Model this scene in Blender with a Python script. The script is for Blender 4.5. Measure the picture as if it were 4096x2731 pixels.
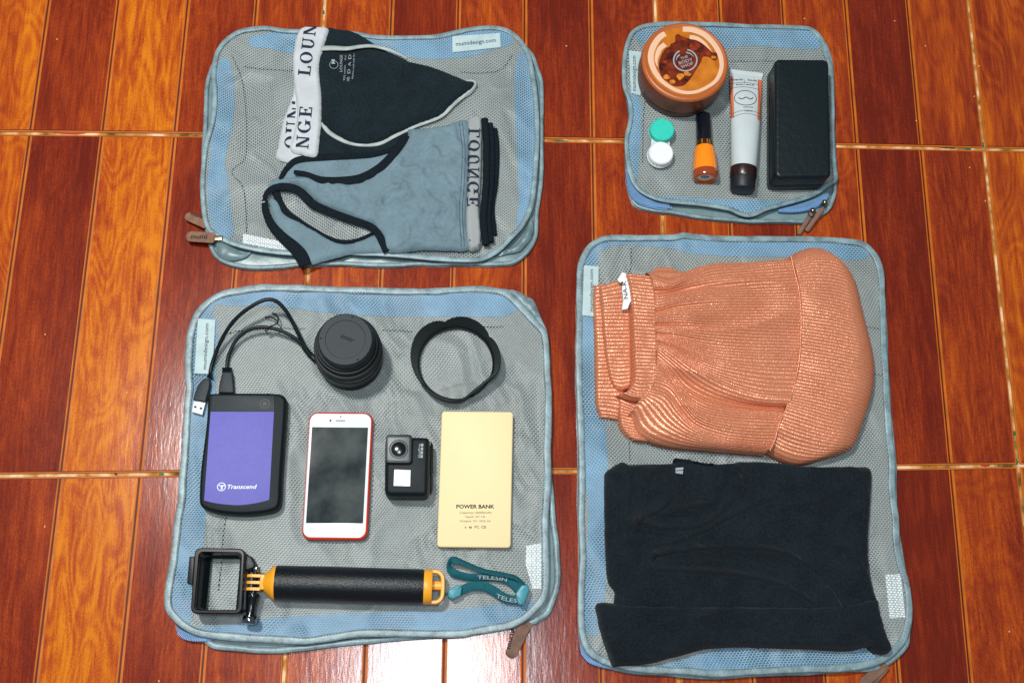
import bpy, math, random
import numpy as np
from mathutils import Vector, Matrix
from mathutils.geometry import delaunay_2d_cdt
random.seed(7)
for o in list(bpy.data.objects): bpy.data.objects.remove(o)
sc = bpy.context.scene
COL = sc.collection

# ------------------------------------------------------------------ camera
F_PX, ANG, CAM = 4768.96, (0.286436, -0.060971, -0.0027876), np.array([-247.196, -625.471, 1269.64])
cd = bpy.data.cameras.new('camera'); cam = bpy.data.objects.new('camera', cd); COL.objects.link(cam)
cd.sensor_fit = 'HORIZONTAL'; cd.sensor_width = 36; cd.lens = F_PX / 4096 * 36
cd.clip_start = 0.05; cd.clip_end = 60
cam.location = CAM * 0.001; cam.rotation_euler = ANG; sc.camera = cam

# ------------------------------------------------------------------ room light
w = bpy.data.worlds.new('World'); sc.world = w; w.use_nodes = True
bg = w.node_tree.nodes['Background']; bg.inputs[0].default_value = (0.86, 0.93, 1.0, 1); bg.inputs[1].default_value = 0.16
def lamp(name, loc, target, size, power, color):
    l = bpy.data.lights.new(name, 'AREA'); l.shape = 'DISK'; l.size = size; l.energy = power; l.color = color
    o = bpy.data.objects.new(name, l); COL.objects.link(o); o.location = loc
    o.rotation_euler = (Vector(target) - Vector(loc)).to_track_quat('-Z', 'Y').to_euler(); return o
lamp('room_lamp', (-0.74, 0.05, 2.15), (-0.1, -0.2, 0), 0.16, 43, (1.0, 0.965, 0.92))
lamp('ceiling_lamp', (-0.262, -0.575, 2.45), (-0.27, -0.60, 0), 0.46, 25, (0.90, 0.95, 1.0))
sc.view_settings.view_transform = 'Standard'; sc.view_settings.look = 'None'
sc.view_settings.exposure = 0.0; sc.view_settings.gamma = 1.0

# ------------------------------------------------------------------ picture pixel -> place (mm)
def rotm(a, b, c):
    ca, sa, cb, sb, cc, s_ = math.cos(a), math.sin(a), math.cos(b), math.sin(b), math.cos(c), math.sin(c)
    return np.array([[cc,-s_,0],[s_,cc,0],[0,0,1]]) @ np.array([[cb,0,sb],[0,1,0],[-sb,0,cb]]) @ np.array([[1,0,0],[0,ca,-sa],[0,sa,ca]])
RM = rotm(*ANG)
def U(p, z=0.0):
    """point(s) of the 4096 px photograph -> mm in the place, on the level z"""
    p = np.atleast_2d(np.array(p, float))
    d = np.stack([(p[:,0]-2048)/F_PX, -(p[:,1]-1365.5)/F_PX, -np.ones(len(p))], 1) @ RM.T
    t = (z - CAM[2]) / d[:,2]
    return CAM[:2] + d[:,:2] * t[:,None]
CR = dict(S=(0,0,1), A=(700,50,.68889), B=(2400,50,.60588), C1=(600,1100,.47821), C2=(1400,1100,.47821), C3=(600,1850,.5102),
  C4=(1400,1850,.5618), D1=(2250,900,.63764), D2=(2250,1780,.63776), J=(2500,70,.28703), L=(2540,440,.22959), Z=(2450,700,.40391),
  K=(1500,1700,.20408), P=(1180,1620,.36364), M=(700,780,.2551), R=(1750,700,.28703), Q=(1900,1080,.2551), F=(720,2150,.2551),
  T=(1640,2150,.31893), W=(2330,1050,.44634), E=(3300,2300,.27489), O=(1260,180,.11481))
def px(*a):
    """px('A',[..],'B',[..]) -> photo pixels"""
    out = []
    for k, pts in zip(a[::2], a[1::2]):
        x0, y0, s = CR[k]; out += [(x0 + x*s, y0 + y*s) for x, y in pts]
    return out
def W(z, *a): return U(px(*a), z)

# ------------------------------------------------------------------ materials
def lin(c):
    return tuple((v/255/12.92 if v/255 <= .04045 else ((v/255+.055)/1.055)**2.4) for v in c) + (1,)
def mat(name, rgb, rough=.6, spec=.5, metal=0., bump=0., bscale=900., var=0., vscale=60., rgb2=None, sheen=0., coat=0., trans=0., stretch=None, speck=0.):
    m = bpy.data.materials.new(name); m.use_nodes = True; nt = m.node_tree; N = nt.nodes; L = nt.links
    b = N['Principled BSDF']; I = b.inputs
    I['Base Color'].default_value = lin(rgb); I['Roughness'].default_value = rough; I['Specular IOR Level'].default_value = spec
    I['Metallic'].default_value = metal; I['Sheen Weight'].default_value = sheen; I['Coat Weight'].default_value = coat; I['Transmission Weight'].default_value = trans
    if bump or var or speck:
        tc = N.new('ShaderNodeTexCoord'); src = tc.outputs['Object']
        if stretch:
            mp = N.new('ShaderNodeMapping'); mp.inputs['Scale'].default_value = stretch; L.new(src, mp.inputs[0]); src = mp.outputs[0]
    if var or speck:
        fac = None
        for sc_, am in ((vscale, var), (520., speck)):
            if not am: continue
            n = N.new('ShaderNodeTexNoise'); n.inputs['Scale'].default_value = sc_; n.inputs['Detail'].default_value = 4; L.new(src, n.inputs['Vector'])
            r = N.new('ShaderNodeMapRange'); r.inputs[1].default_value = .32; r.inputs[2].default_value = .68; r.inputs[3].default_value = -am/2; r.inputs[4].default_value = am/2
            L.new(n.outputs[0], r.inputs[0])
            if fac is None: fac = r.outputs[0]
            else:
                ad = N.new('ShaderNodeMath'); ad.operation = 'ADD'; L.new(fac, ad.inputs[0]); L.new(r.outputs[0], ad.inputs[1]); fac = ad.outputs[0]
        mm = N.new('ShaderNodeMath'); mm.operation = 'ADD'; mm.inputs[1].default_value = .5; L.new(fac, mm.inputs[0])
        mx = N.new('ShaderNodeMix'); mx.data_type = 'RGBA'; L.new(mm.outputs[0], mx.inputs['Factor'])
        c = lin(rgb); c2 = lin(rgb2) if rgb2 else None
        ff = min(1.65, .97/max(c[:3])); mx.inputs['A'].default_value = c if c2 else tuple(v*(2-ff) for v in c[:3])+(1,)
        mx.inputs['B'].default_value = c2 if c2 else tuple(v*ff for v in c[:3])+(1,)
        L.new(mx.outputs['Result'], I['Base Color'])
    if bump:
        n = N.new('ShaderNodeTexNoise'); n.inputs['Scale'].default_value = bscale; n.inputs['Detail'].default_value = 3; L.new(src, n.inputs['Vector'])
        bp = N.new('ShaderNodeBump'); bp.inputs['Strength'].default_value = bump; bp.inputs['Distance'].default_value = .0006
        L.new(n.outputs[0], bp.inputs['Height']); L.new(bp.outputs[0], I['Normal'])
    return m
M = {}
M['net']   = mat('net_thread', (165,181,181), .7, .3, var=.15, vscale=30)
M['lining']= mat('grey_lining_fabric', (126,129,126), .46, .7, bump=.5, bscale=220)
M['blue']  = mat('blue_lining_fabric', (60,132,178), .48, .6, var=.15, vscale=30, bump=.4, bscale=220)
M['bind']  = mat('grey_binding_fabric', (118,143,149), .42, .6, bump=1., bscale=130, var=.5, vscale=70, speck=.25)
M['nylon'] = mat('grey_nylon_fabric', (104,130,134), .38, .6, bump=1., bscale=70, var=.3, vscale=40)
M['zip']   = mat('blue_zip_tape', (92,128,166), .6, .4, bump=.5, bscale=700, var=.2)
M['teeth'] = mat('blue_zip_teeth', (120,165,215), .4, .5)
M['leather']=mat('tan_leather', (126,90,68), .6, .4, bump=.4, var=.35, vscale=120)
M['leather2']=mat('brown_leather_tab', (112,82,66), .6, .4, bump=.4, var=.35, vscale=120)
M['metal'] = mat('nickel', (150,140,125), .25, .5, 1.)
M['label'] = mat('pale_label_satin', (172,195,198), .6, .4, bump=.3, var=.15)
M['care']  = mat('white_care_label', (225,232,235), .7, .3)
M['ink']   = mat('dark_ink', (28,40,50), .7, .2)
M['inkf']  = mat('faded_ink', (120,132,140), .7, .2)
M['stitch']= mat('dark_stitch', (62,84,92), .8, .2)
M['blk']   = mat('black_cotton', (21,33,38), .95, .15, bump=.5, bscale=1200, var=.25, vscale=40, speck=.5, sheen=.05)
M['trimk'] = mat('black_elastic', (17,26,33), .9, .15, bump=.6, bscale=1400, speck=.6)
M['navy']  = mat('navy_black_jersey', (20,29,35), .95, .15, bump=.6, bscale=1100, var=.3, vscale=30, speck=.6, sheen=.07)
M['bluec'] = mat('dusty_blue_cotton', (106,129,139), .85, .2, bump=.5, bscale=800, var=.16, vscale=45, speck=.15)
M['band']  = mat('white_elastic', (188,194,198), .8, .2, bump=.5, bscale=1500, var=.15, vscale=50)
M['gband'] = mat('grey_elastic', (148,155,156), .8, .2, bump=.6, bscale=1300, var=.15, stretch=(1,.12,1))
M['trimw'] = mat('silver_trim', (158,168,165), .55, .5, var=.3, vscale=90)
M['bandink']=mat('navy_print', (28,42,58), .8, .2)
M['whiteink']=mat('white_print', (225,232,235), .6, .3)
M['greyink']=mat('grey_print', (150,160,165), .6, .3)
M['rubber']= mat('black_rubber', (13,24,28), .5, .2, bump=.25, bscale=2500, speck=.3)
M['plast'] = mat('black_plastic', (15,26,31), .42, .25, speck=.25)
M['gloss'] = mat('glossy_black_plastic', (12,18,22), .18, .4)
M['dkgrey']= mat('dark_grey_plastic', (32,43,47), .5, .22, speck=.3)
M['grey']  = mat('grey_plate', (86,96,96), .42, .5, speck=.35)
M['purple']= mat('violet_metallic_paint', (104,102,182), .6, .3, speck=.1, var=.05)
M['red']   = mat('red_silicone_case', (200,52,28), .45, .5)
M['white'] = mat('white_glass_front', (222,232,236), .2, .5)
M['screen']= mat('dark_phone_screen', (24,35,39), .04, .5, var=1., vscale=30, rgb2=(78,84,84))  # paler mottling in the colour stands in for reflections on the glass
M['gold']  = mat('cream_gold_metal', (236,217,168), .55, .25, speck=.06)
M['goldedge']=mat('yellow_gold_edge', (225,175,85), .35, .5)
M['yellow']= mat('yellow_orange_plastic', (240,165,38), .38, .5)
M['foam']  = mat('black_foam', (15,22,27), .3, .35, bump=.8, bscale=900, speck=.3)
M['chrome']= mat('polished_steel', (150,155,165), .12, .5, 1.)
M['teal']  = mat('teal_webbing', (22,88,98), .8, .25, bump=.7, bscale=1500, speck=.25)
M['tealp'] = mat('light_teal_plastic', (58,140,155), .4, .5)
M['cord']  = mat('green_cord', (15,105,95), .6, .4)
M['jar']   = mat('orange_jar_plastic', (172,92,42), .4, .5, speck=.12)
M['jar_shade'] = mat('shaded_orange_jar_wall', (122,64,38), .4, .3)  # lid orange darkened: shade on the lid's side put into the colour
M['jarb']  = mat('brown_jar_body', (98,58,42), .45, .3, speck=.15)
M['swirl'] = mat('pale_peach_print', (222,182,152), .5, .3, speck=.06)
M['gprint']= mat('golden_print', (206,128,36), .4, .3, var=.8, vscale=60, rgb2=(164,82,16))
M['amber'] = mat('dark_amber_print', (44,8,6), .4, .3, var=1.0, vscale=110, rgb2=(128,44,12))
M['tealcap']=mat('turquoise_cap', (45,198,178), .4, .5, speck=.08)
M['wcap']  = mat('white_cap', (226,230,234), .35, .5)
M['gold_bit'] = mat('golden_picture_detail', (196,120,34), .4, .3, var=.8, vscale=160)
M['red_bit'] = mat('red_picture_detail', (130,44,16), .4, .3, var=.8, vscale=140)
M['clear'] = mat('frosted_case_plastic', (190,205,208), .3, .5)
M['polish']= mat('orange_polish', (248,140,18), .22, .5, coat=.6)
M['polishd']=mat('brown_orange_glass', (150,62,22), .12, .5, coat=1.)
M['blackcap']=mat('blue_black_cap', (12,16,26), .22, .5)
M['brass'] = mat('brass_stripe', (205,160,60), .3, .5, .7)
M['brown'] = mat('dark_brown_ring', (60,22,16), .35, .5)
M['tubew'] = mat('tube_white', (190,202,204), .42, .4, var=.06)
M['tubep'] = mat('tube_coral_print', (205,115,82), .45, .4, bump=.3, bscale=1500)
M['tubecap']=mat('brown_black_cap', (40,22,22), .3, .5)
M['tubeend']=mat('black_cap_end', (22,28,34), .5, .4)
M['case']  = mat('black_leatherette', (16,27,31), .38, .3, bump=1., bscale=140, speck=.3)
M['emb']   = mat('embossed_print', (44,54,56), .4, .5)
M['twist'] = mat('black_twist_tie', (14,20,24), .5, .4)

# ------------------------------------------------------------------ noise and curves
_rs = np.random.RandomState(3); _tab = _rs.rand(512, 512)
def vn(x, y, s, seed=0):
    x = np.asarray(x, float)/s + seed*17.31 + 100; y = np.asarray(y, float)/s + seed*9.17 + 100
    xi = np.floor(x).astype(int); yi = np.floor(y).astype(int); fx = x-xi; fy = y-yi
    fx = fx*fx*(3-2*fx); fy = fy*fy*(3-2*fy)
    g = lambda i, j: _tab[(xi+i) % 512, (yi+j) % 512]
    return (g(0,0)*(1-fx)+g(1,0)*fx)*(1-fy)+(g(0,1)*(1-fx)+g(1,1)*fx)*fy
def fold(x, y, s, seed=0):
    """sharp-crested fold pattern, 0..1"""
    wx = x + (vn(x, y, s*1.7, seed+5)-.5)*s*1.6; wy = y + (vn(x, y, s*1.7, seed+9)-.5)*s*1.6
    n = vn(wx*.8+wy*.5, wy*.55-wx*.35, s, seed); return 1-np.abs(2*n-1)
def smooth(P, step, closed=False):
    P = np.array(P, float); n = len(P); out = []
    idx = range(n) if closed else range(n-1)
    for i in idx:
        p1, p2 = P[i], P[(i+1) % n]
        p0 = P[(i-1) % n] if (closed or i > 0) else 2*p1-p2
        p3 = P[(i+2) % n] if (closed or i < n-2) else 2*p2-p1
        k = max(1, int(round(np.linalg.norm(p2-p1)/step)))
        # centripetal-ish tangents clipped to the segment length to avoid overshoot
        m1 = (p2-p0)/2; m2 = (p3-p1)/2; L = np.linalg.norm(p2-p1)+1e-9
        m1 *= min(1, 1.2*L/(np.linalg.norm(m1)+1e-9)); m2 *= min(1, 1.2*L/(np.linalg.norm(m2)+1e-9))
        for t in np.arange(k)/k:
            t2, t3 = t*t, t**3
            out.append((2*t3-3*t2+1)*p1+(t3-2*t2+t)*m1+(-2*t3+3*t2)*p2+(t3-t2)*m2)
    if not closed: out.append(P[-1])
    return np.array(out)
def resample(P, n):
    P = np.array(P, float); d = np.r_[0, np.cumsum(np.linalg.norm(np.diff(P, axis=0), axis=1))]
    t = np.linspace(0, d[-1], n); return np.stack([np.interp(t, d, P[:,k]) for k in range(P.shape[1])], 1)
def ccw(P):
    x, y = P[:,0], P[:,1]; a = (x*np.roll(y,-1)-np.roll(x,-1)*y).sum(); return P if a > 0 else P[::-1]
def normals(P, closed=True):
    if closed: T = np.roll(P,-1,0)-np.roll(P,1,0)
    else: T = np.gradient(P, axis=0)
    T = T[:,:2]/(np.linalg.norm(T[:,:2], axis=1)[:,None]+1e-9); return np.stack([-T[:,1], T[:,0]], 1)   # left of travel = inwards for ccw
def inside(pts, poly):
    x, y = pts[:,0], pts[:,1]; c = np.zeros(len(pts), bool); n = len(poly)
    for i in range(n):
        x1, y1 = poly[i][:2]; x2, y2 = poly[(i+1) % n][:2]
        if y1 == y2: continue
        c ^= ((y1 > y) != (y2 > y)) & (x < (x2-x1)*(y-y1)/(y2-y1)+x1)
    return c
def dist(pts, line, closed=False):
    A = np.array(line, float)[:,:2]; B = np.roll(A,-1,0) if closed else A[1:]; A = A if closed else A[:-1]
    d = np.full(len(pts), 1e9)
    for a, b in zip(A, B):
        ab = b-a; l = (ab*ab).sum()+1e-9; t = np.clip(((pts-a)@ab)/l, 0, 1)
        d = np.minimum(d, np.hypot(*(pts-(a+t[:,None]*ab)).T))
    return d

# ------------------------------------------------------------------ objects
ORG = {}
def mk(name, V, F, m, parent=None, sm=True, mats=None, midx=None, ang=40):
    V = np.array(V, float); org = ORG.get(parent.name, np.zeros(3)) if parent else np.zeros(3)
    me = bpy.data.meshes.new(name); me.from_pydata(((V-org)*.001).tolist(), [], [tuple(int(i) for i in f) for f in F])
    for q in ([M[m]] if mats is None else [M[q] for q in mats]): me.materials.append(q)
    if midx is not None: me.polygons.foreach_set('material_index', np.array(midx, dtype=np.int32))
    me.update()
    if sm:
        me.polygons.foreach_set('use_smooth', [True]*len(me.polygons)); me.set_sharp_from_angle(angle=math.radians(ang))
    o = bpy.data.objects.new(name, me); COL.objects.link(o)
    if parent: o.parent = parent
    ORG[o.name] = org; return o
def thing(name, label, cat, at, z=0., group=None):
    o = bpy.data.objects.new(name, None); COL.objects.link(o); o.empty_display_size = .02
    p = np.array([at[0], at[1], z]); o.location = p*.001; ORG[o.name] = p
    o['label'] = label; o['category'] = cat
    if group: o['group'] = group
    return o
def join(*parts):
    V, F, n = [], [], 0
    for v, f in parts:
        v = np.array(v, float); V.append(v); F += [tuple(i+n for i in q) for q in f]; n += len(v)
    return np.concatenate(V), F
def prism(P, prof, bottom=False, top=True):
    """closed outline P (mm) carried through a profile of (inset, z)"""
    P = ccw(np.array(P, float)[:,:2]); N = normals(P); n = len(P); V = []; F = []
    for ins, z in prof: V.append(np.c_[P+N*ins, np.full(n, z)])
    for k in range(len(prof)-1):
        for i in range(n):
            j = (i+1) % n; F.append((k*n+i, k*n+j, (k+1)*n+j, (k+1)*n+i))
    if top: F.append(tuple(range((len(prof)-1)*n, len(prof)*n)))
    if bottom: F.append(tuple(range(n-1, -1, -1)))
    return np.concatenate(V), F
def rprof(z0, z1, r, k=4, inset0=0.):
    """wall from z0 to z1 with a rounded upper edge of radius r"""
    return [(inset0, z0), (0, z0+inset0)] + [(r-r*math.cos(a), z1-r+r*math.sin(a)) for a in np.linspace(0, math.pi/2, k+1)]
def rquad(pts, r, k=7):
    """rounded polygon; r = radius or list"""
    P = ccw(np.array(pts, float)); n = len(P); out = []
    rs = r if isinstance(r, (list, tuple)) else [r]*n
    if len(P) and not np.allclose(P, np.array(pts, float)): rs = list(rs)[::-1]
    for i in range(n):
        p, a, b = P[i], P[i-1], P[(i+1) % n]; u = (a-p)/np.linalg.norm(a-p); v = (b-p)/np.linalg.norm(b-p)
        th = math.acos(np.clip(u@v, -1, 1)); rr = rs[i]
        if rr <= 0: out.append(p); continue
        d = rr/math.tan(th/2); bis = (u+v)/np.linalg.norm(u+v); c = p+bis*rr/math.sin(th/2)
        s = p+u*d-c; e = p+v*d-c; a0 = math.atan2(s[1], s[0]); a1 = math.atan2(e[1], e[0]); da = (a1-a0+math.pi) % (2*math.pi)-math.pi
        for t in np.linspace(0, 1, k): out.append(c+rr*np.array([math.cos(a0+da*t), math.sin(a0+da*t)]))
    return np.array(out)
def lathe(c, prof, n=56, axis=None, cap=True):
    """profile of (radius, height) about a vertical axis at c=(x,y,z) or about 'axis'"""
    c = np.array(c, float); V = []; F = []
    A = np.array([0,0,1.]) if axis is None else np.array(axis, float)/np.linalg.norm(axis)
    X = np.cross(A, [0,0,1.]) if abs(A[2]) < .9 else np.array([1.,0,0]); X = X-A*(X@A); X /= np.linalg.norm(X); Y = np.cross(A, X)
    for r, h in prof:
        for i in range(n):
            t = 2*math.pi*i/n; V.append(c+A*h+X*r*math.cos(t)+Y*r*math.sin(t))
    for k in range(len(prof)-1):
        for i in range(n):
            j = (i+1) % n; F.append((k*n+i, k*n+j, (k+1)*n+j, (k+1)*n+i))
    if cap: F.append(tuple(range((len(prof)-1)*n, len(prof)*n))); F.append(tuple(range(n-1, -1, -1)))
    return np.array(V), F
def sweep(path, rx, rz=None, n=10, closed=False, up=(0,0,1), caps=True, pw=1.):
    """tube or flattened strip along a 3-D path; rx sideways half width, rz half thickness (numbers or arrays)"""
    P = np.array(path, float); m = len(P); rx = np.broadcast_to(rx, m); rz = rx if rz is None else np.broadcast_to(rz, m)
    T = (np.roll(P,-1,0)-np.roll(P,1,0)) if closed else np.gradient(P, axis=0)
    T /= np.linalg.norm(T, axis=1)[:,None]+1e-9
    up = np.broadcast_to(np.array(up, float), (m,3)); S = np.cross(T, up); S /= np.linalg.norm(S, axis=1)[:,None]+1e-9; Uu = np.cross(S, T)
    V = []; F = []
    for i in range(n):
        a = 2*math.pi*i/n; ca, sa = math.cos(a), math.sin(a)
        ca = math.copysign(abs(ca)**pw, ca); sa = math.copysign(abs(sa)**pw, sa)
        V.append(P+S*(rx*ca)[:,None]+Uu*(rz*sa)[:,None])
    V = np.stack(V, 1).reshape(-1, 3)
    for k in range(m if closed else m-1):
        k2 = (k+1) % m
        for i in range(n):
            j = (i+1) % n; F.append((k*n+i, k*n+j, k2*n+j, k2*n+i))
    if caps and not closed: F.append(tuple(range(n))); F.append(tuple(range(m*n-1, (m-1)*n-1, -1)))
    return V, F
def fill(P, step, zf, skirt=None, jit=.25):
    """outline filled with triangles, raised to zf(xy)"""
    P = ccw(np.array(P, float)[:,:2]); lo, hi = P.min(0), P.max(0)
    gx, gy = np.meshgrid(np.arange(lo[0], hi[0], step), np.arange(lo[1], hi[1], step*.866)); gx = gx+(np.arange(gx.shape[0]) % 2)[:,None]*step/2
    q = np.c_[gx.ravel(), gy.ravel()]; q = q[inside(q, P)]; q = q[dist(q, P, True) > step*.45]
    q = q+(np.random.RandomState(1).rand(*q.shape)-.5)*step*jit
    al = np.r_[P, q]; n = len(P)
    r = delaunay_2d_cdt([Vector(v) for v in al], [], [list(range(n))], 1, 1e-5)
    v2 = np.array([tuple(v) for v in r[0]]); Fs = [tuple(f) for f in r[2]]
    V = np.c_[v2, zf(v2)]
    if skirt is not None:
        k = len(V); zb = np.array([skirt]*n) ; E = np.c_[P, zf(P)]; V = np.r_[V, E, np.c_[P, zb]]
        for i in range(n):
            j = (i+1) % n; Fs.append((k+n+i, k+n+j, k+j, k+i))
    return V, Fs
def cloth(name, outline, z0, thick, edge, m, parent, step=3., creases=(), amp=.6, fs=18., seed=0, tz=None, raw=False, crisp=4., mk_name=None):
    """a piece of laid-down cloth: traced outline, rounded edges, creases"""
    P = outline if raw else smooth(U(outline, (z0+thick*.7) if tz is None else tz), step*.8, True)
    P = ccw(P); P = P+normals(P)*((vn(P[:,0], P[:,1], crisp, seed+3)-.5)*.7)[:,None]
    cs = [(smooth(U(c, z0+thick), 2.5), w_, a_) for c, w_, a_ in creases]
    def zf(q):
        q = np.atleast_2d(q)[:,:2]; d = dist(q, P, True); t = np.clip(d/edge, 0, 1); h = .22+.78*np.sqrt(1-(1-t)**2)
        z = z0+thick*h+amp*t*((fold(q[:,0], q[:,1], fs, seed)-.6)*1.4+.6*(fold(q[:,0], q[:,1], fs*.42, seed+6)**2-.4))+amp*.5*t*(vn(q[:,0], q[:,1], fs*.4, seed+1)-.5)
        for c, w_, a_ in cs:
            dd = dist(q, c); z = z+a_*np.exp(-(dd/w_)**2)*np.minimum(1, t+.3)
        return z
    V, Fc = fill(P, step, zf, skirt=z0-1.)
    return mk(name, V, Fc, m, parent, ang=70), zf
def strip(name, pts, z, wd, th, m, parent, closed=False, step=2.5, tz=None, n=8, pw=.8, lift=0., wob=0., seed=0):
    """flat band lying along traced points; z number or height function"""
    if tz is None: tz = z if not callable(z) else 15.
    P = smooth(U(pts, tz), step, closed); zz = (z(P)+lift) if callable(z) else np.full(len(P), z+lift)
    if wob: zz = zz+(vn(P[:,0], P[:,1], 14, seed)-.5)*wob
    if hasattr(wd, '__len__'): wd = np.interp(np.linspace(0, 1, len(P)), np.linspace(0, 1, len(wd)), wd)
    V, Fc = sweep(np.c_[P, zz], np.asarray(wd)/2, th/2, n, closed, pw=pw)
    return mk(name, V, Fc, m, parent, ang=60)
def loft(curves, z, nu, nv, zfun=None, ribs=0, ramp=.5, rj=0., seed=0, pe=.9):
    """surface through traced guide curves; ribs run along the curves"""
    G = np.stack([resample(smooth(U(px('D1', c), z), 3), nu) for c in curves], 0)      # (curves, nu, 2)
    k = len(curves); cd_ = np.r_[0, np.cumsum(np.linalg.norm(np.diff(G, axis=0), axis=2).mean(1))]; v = np.interp(np.linspace(0, cd_[-1], nv), cd_, np.arange(k)); i = np.clip(np.floor(v).astype(int), 0, k-2); t = (v-i)[:,None,None]
    g = lambda a: G[np.clip(a, 0, k-1)]
    p0, p1, p2, p3 = g(i-1), g(i), g(i+1), g(i+2); m1, m2 = (p2-p0)/2, (p3-p1)/2
    Q = (2*t**3-3*t**2+1)*p1+(t**3-2*t**2+t)*m1+(-2*t**3+3*t**2)*p2+(t**3-t**2)*m2
    vv = np.linspace(0, 1, nv)[:,None]*np.ones((1, nu)); uu = np.linspace(0, 1, nu)[None,:]*np.ones((nv, 1))
    Z = zfun(uu, vv, Q[...,0], Q[...,1]) if zfun else np.zeros((nv, nu))
    if ribs:
        ph = vv*ribs+rj*(vn(uu*60, vv*60, 9, seed)-.5)*2
        am = ramp*(.55+.9*vn(Q[...,0], Q[...,1], 22, seed+4)); Z = Z+am*(np.abs(np.sin(math.pi*ph))**pe-.5)
    V = np.concatenate([Q, Z[...,None]], 2).reshape(-1, 3)
    F = [(a*nu+b, a*nu+b+1, (a+1)*nu+b+1, (a+1)*nu+b) for a in range(nv-1) for b in range(nu-1)]
    # skirt round the border
    B = [(0, b) for b in range(nu)]+[(a, nu-1) for a in range(1, nv)]+[(nv-1, b) for b in range(nu-2, -1, -1)]+[(a, 0) for a in range(nv-2, 0, -1)]
    bi = [a*nu+b for a, b in B]; sk = V[bi].copy(); sk[:,2] -= 4; n0 = len(V); V = np.r_[V, sk]
    for q in range(len(bi)): r = (q+1) % len(bi); F.append((bi[q], n0+q, n0+r, bi[r]))
    return V, F

# ------------------------------------------------------------------ lettering
_tc = {}
def glyphs(s, bold=0., shear=0.):
    key = (s, bold, shear)
    if key in _tc: return _tc[key]
    c = bpy.data.curves.new('t', 'FONT'); c.body = s; c.size = 1; c.resolution_u = 2; c.offset = bold; c.shear = shear; c.fill_mode = 'FRONT'
    o = bpy.data.objects.new('t', c); COL.objects.link(o); dg = bpy.context.evaluated_depsgraph_get(); me = o.evaluated_get(dg).to_mesh()
    V = np.array([v.co[:2] for v in me.vertices]); F = [tuple(p.vertices) for p in me.polygons]
    o.evaluated_get(dg).to_mesh_clear(); bpy.data.objects.remove(o); bpy.data.curves.remove(c)
    V = V-[V[:,0].min(), 0]; V = V/[V[:,0].max(), .73]; _tc[key] = (V, F); return V, F
def put(VF, a, b, h, z, mirror=False, arc=None):
    """lay glyph mesh (x 0..1, y 0..1 cap height) from px a to px b, cap height h px; z number or function (list allowed)"""
    V, F = VF; tz = z if not callable(z) else 16.
    A, B = U([a, b], tz); d = B-A; Ln = np.linalg.norm(d); d /= Ln; n = np.array([-d[1], d[0]])
    H = h*Ln/math.hypot(b[0]-a[0], b[1]-a[1])
    if mirror: n = -n
    Q = A+V[:,:1]*Ln*d+V[:,1:]*H*n
    if arc is not None: Q = Q+n*(arc*4*(V[:,:1]*(1-V[:,:1])))
    zz = z(Q)+.35 if callable(z) else np.full(len(Q), z)
    if mirror: F = [f[::-1] for f in F]
    return np.c_[Q, zz], F
def text(s, a, b, h, z, m, parent, bold=0., mirror=False, shear=0., name='lettering', arc=None):
    V, F = put(glyphs(s, bold, shear), a, b, h, z, mirror, arc); return mk(name, V, F, m, parent, sm=False)
def texts(rows, z, m, parent, bold=0., name='lettering'):
    return mk(name, *join(*[put(glyphs(s, bold), a, b, h, z) for s, a, b, h in rows]), m, parent, sm=False)
def serif(word, gap=.16):
    """slab-serif capitals from bars and bowls"""
    X = 0; parts = []
    def bar(x0, y0, x1, y1):
        ys = np.linspace(y0, y1, 4); V = []; 
        for y in ys: V += [(X+x0, y), (X+x1, y)]
        parts.append((np.array(V), [(2*i, 2*i+1, 2*i+3, 2*i+2) for i in range(3)]))
    def poly(p): parts.append((np.array([(X+x, y) for x, y in p]), [tuple(range(len(p)))]))
    def ring(cx, cy, rx, ry, tx, ty, a0, a1, n=20):
        V = []
        for t in np.linspace(math.radians(a0), math.radians(a1), n): V += [(X+cx+rx*math.cos(t), cy+ry*math.sin(t)), (X+cx+(rx-tx)*math.cos(t), cy+(ry-ty)*math.sin(t))]
        parts.append((np.array(V), [(2*i, 2*i+1, 2*i+3, 2*i+2) for i in range(n-1)]))
    s = .07
    for ch in word:
        if ch == 'L': bar(.1,0,.26,1); bar(0,0,.6,s); bar(0,1-s,.38,1); bar(.53,0,.62,.3); wd = .64
        elif ch == 'O': ring(.38,.5,.38,.52,.17,.07,0,360,28); wd = .78
        elif ch == 'U': bar(.1,.3,.26,1); bar(0,1-s,.38,1); bar(.58,.3,.65,1); bar(.47,1-s,.76,1); ring(.375,.33,.275,.35,.14,.09,180,360); wd = .76
        elif ch == 'N': bar(.1,0,.17,1); bar(0,0,.28,s); bar(.62,0,.69,1); bar(.5,1-s,.8,1); [poly([(.05+.5*k/6,1-k/6),(.24+.45*k/6,1-k/6),(.24+.45*(k+1)/6,1-(k+1)/6),(.05+.5*(k+1)/6,1-(k+1)/6)]) for k in range(6)]; wd = .8
        elif ch == 'G': ring(.38,.5,.38,.52,.17,.07,40,350); bar(.6,.05,.74,.42); bar(.48,.38,.84,.38+s); bar(.6,.72,.67,1); wd = .84
        elif ch == 'E': bar(.1,0,.26,1); bar(0,0,.6,s); bar(0,1-s,.6,1); bar(.26,.47,.46,.47+s); bar(.54,0,.61,.28); bar(.54,.74,.61,1); bar(.41,.36,.48,.65); wd = .64
        X += wd+gap
    V, F = join(*[(np.c_[v, np.zeros(len(v))], f) for v, f in parts]); V = V[:,:2]; return V/[X-gap, 1], F
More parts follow.
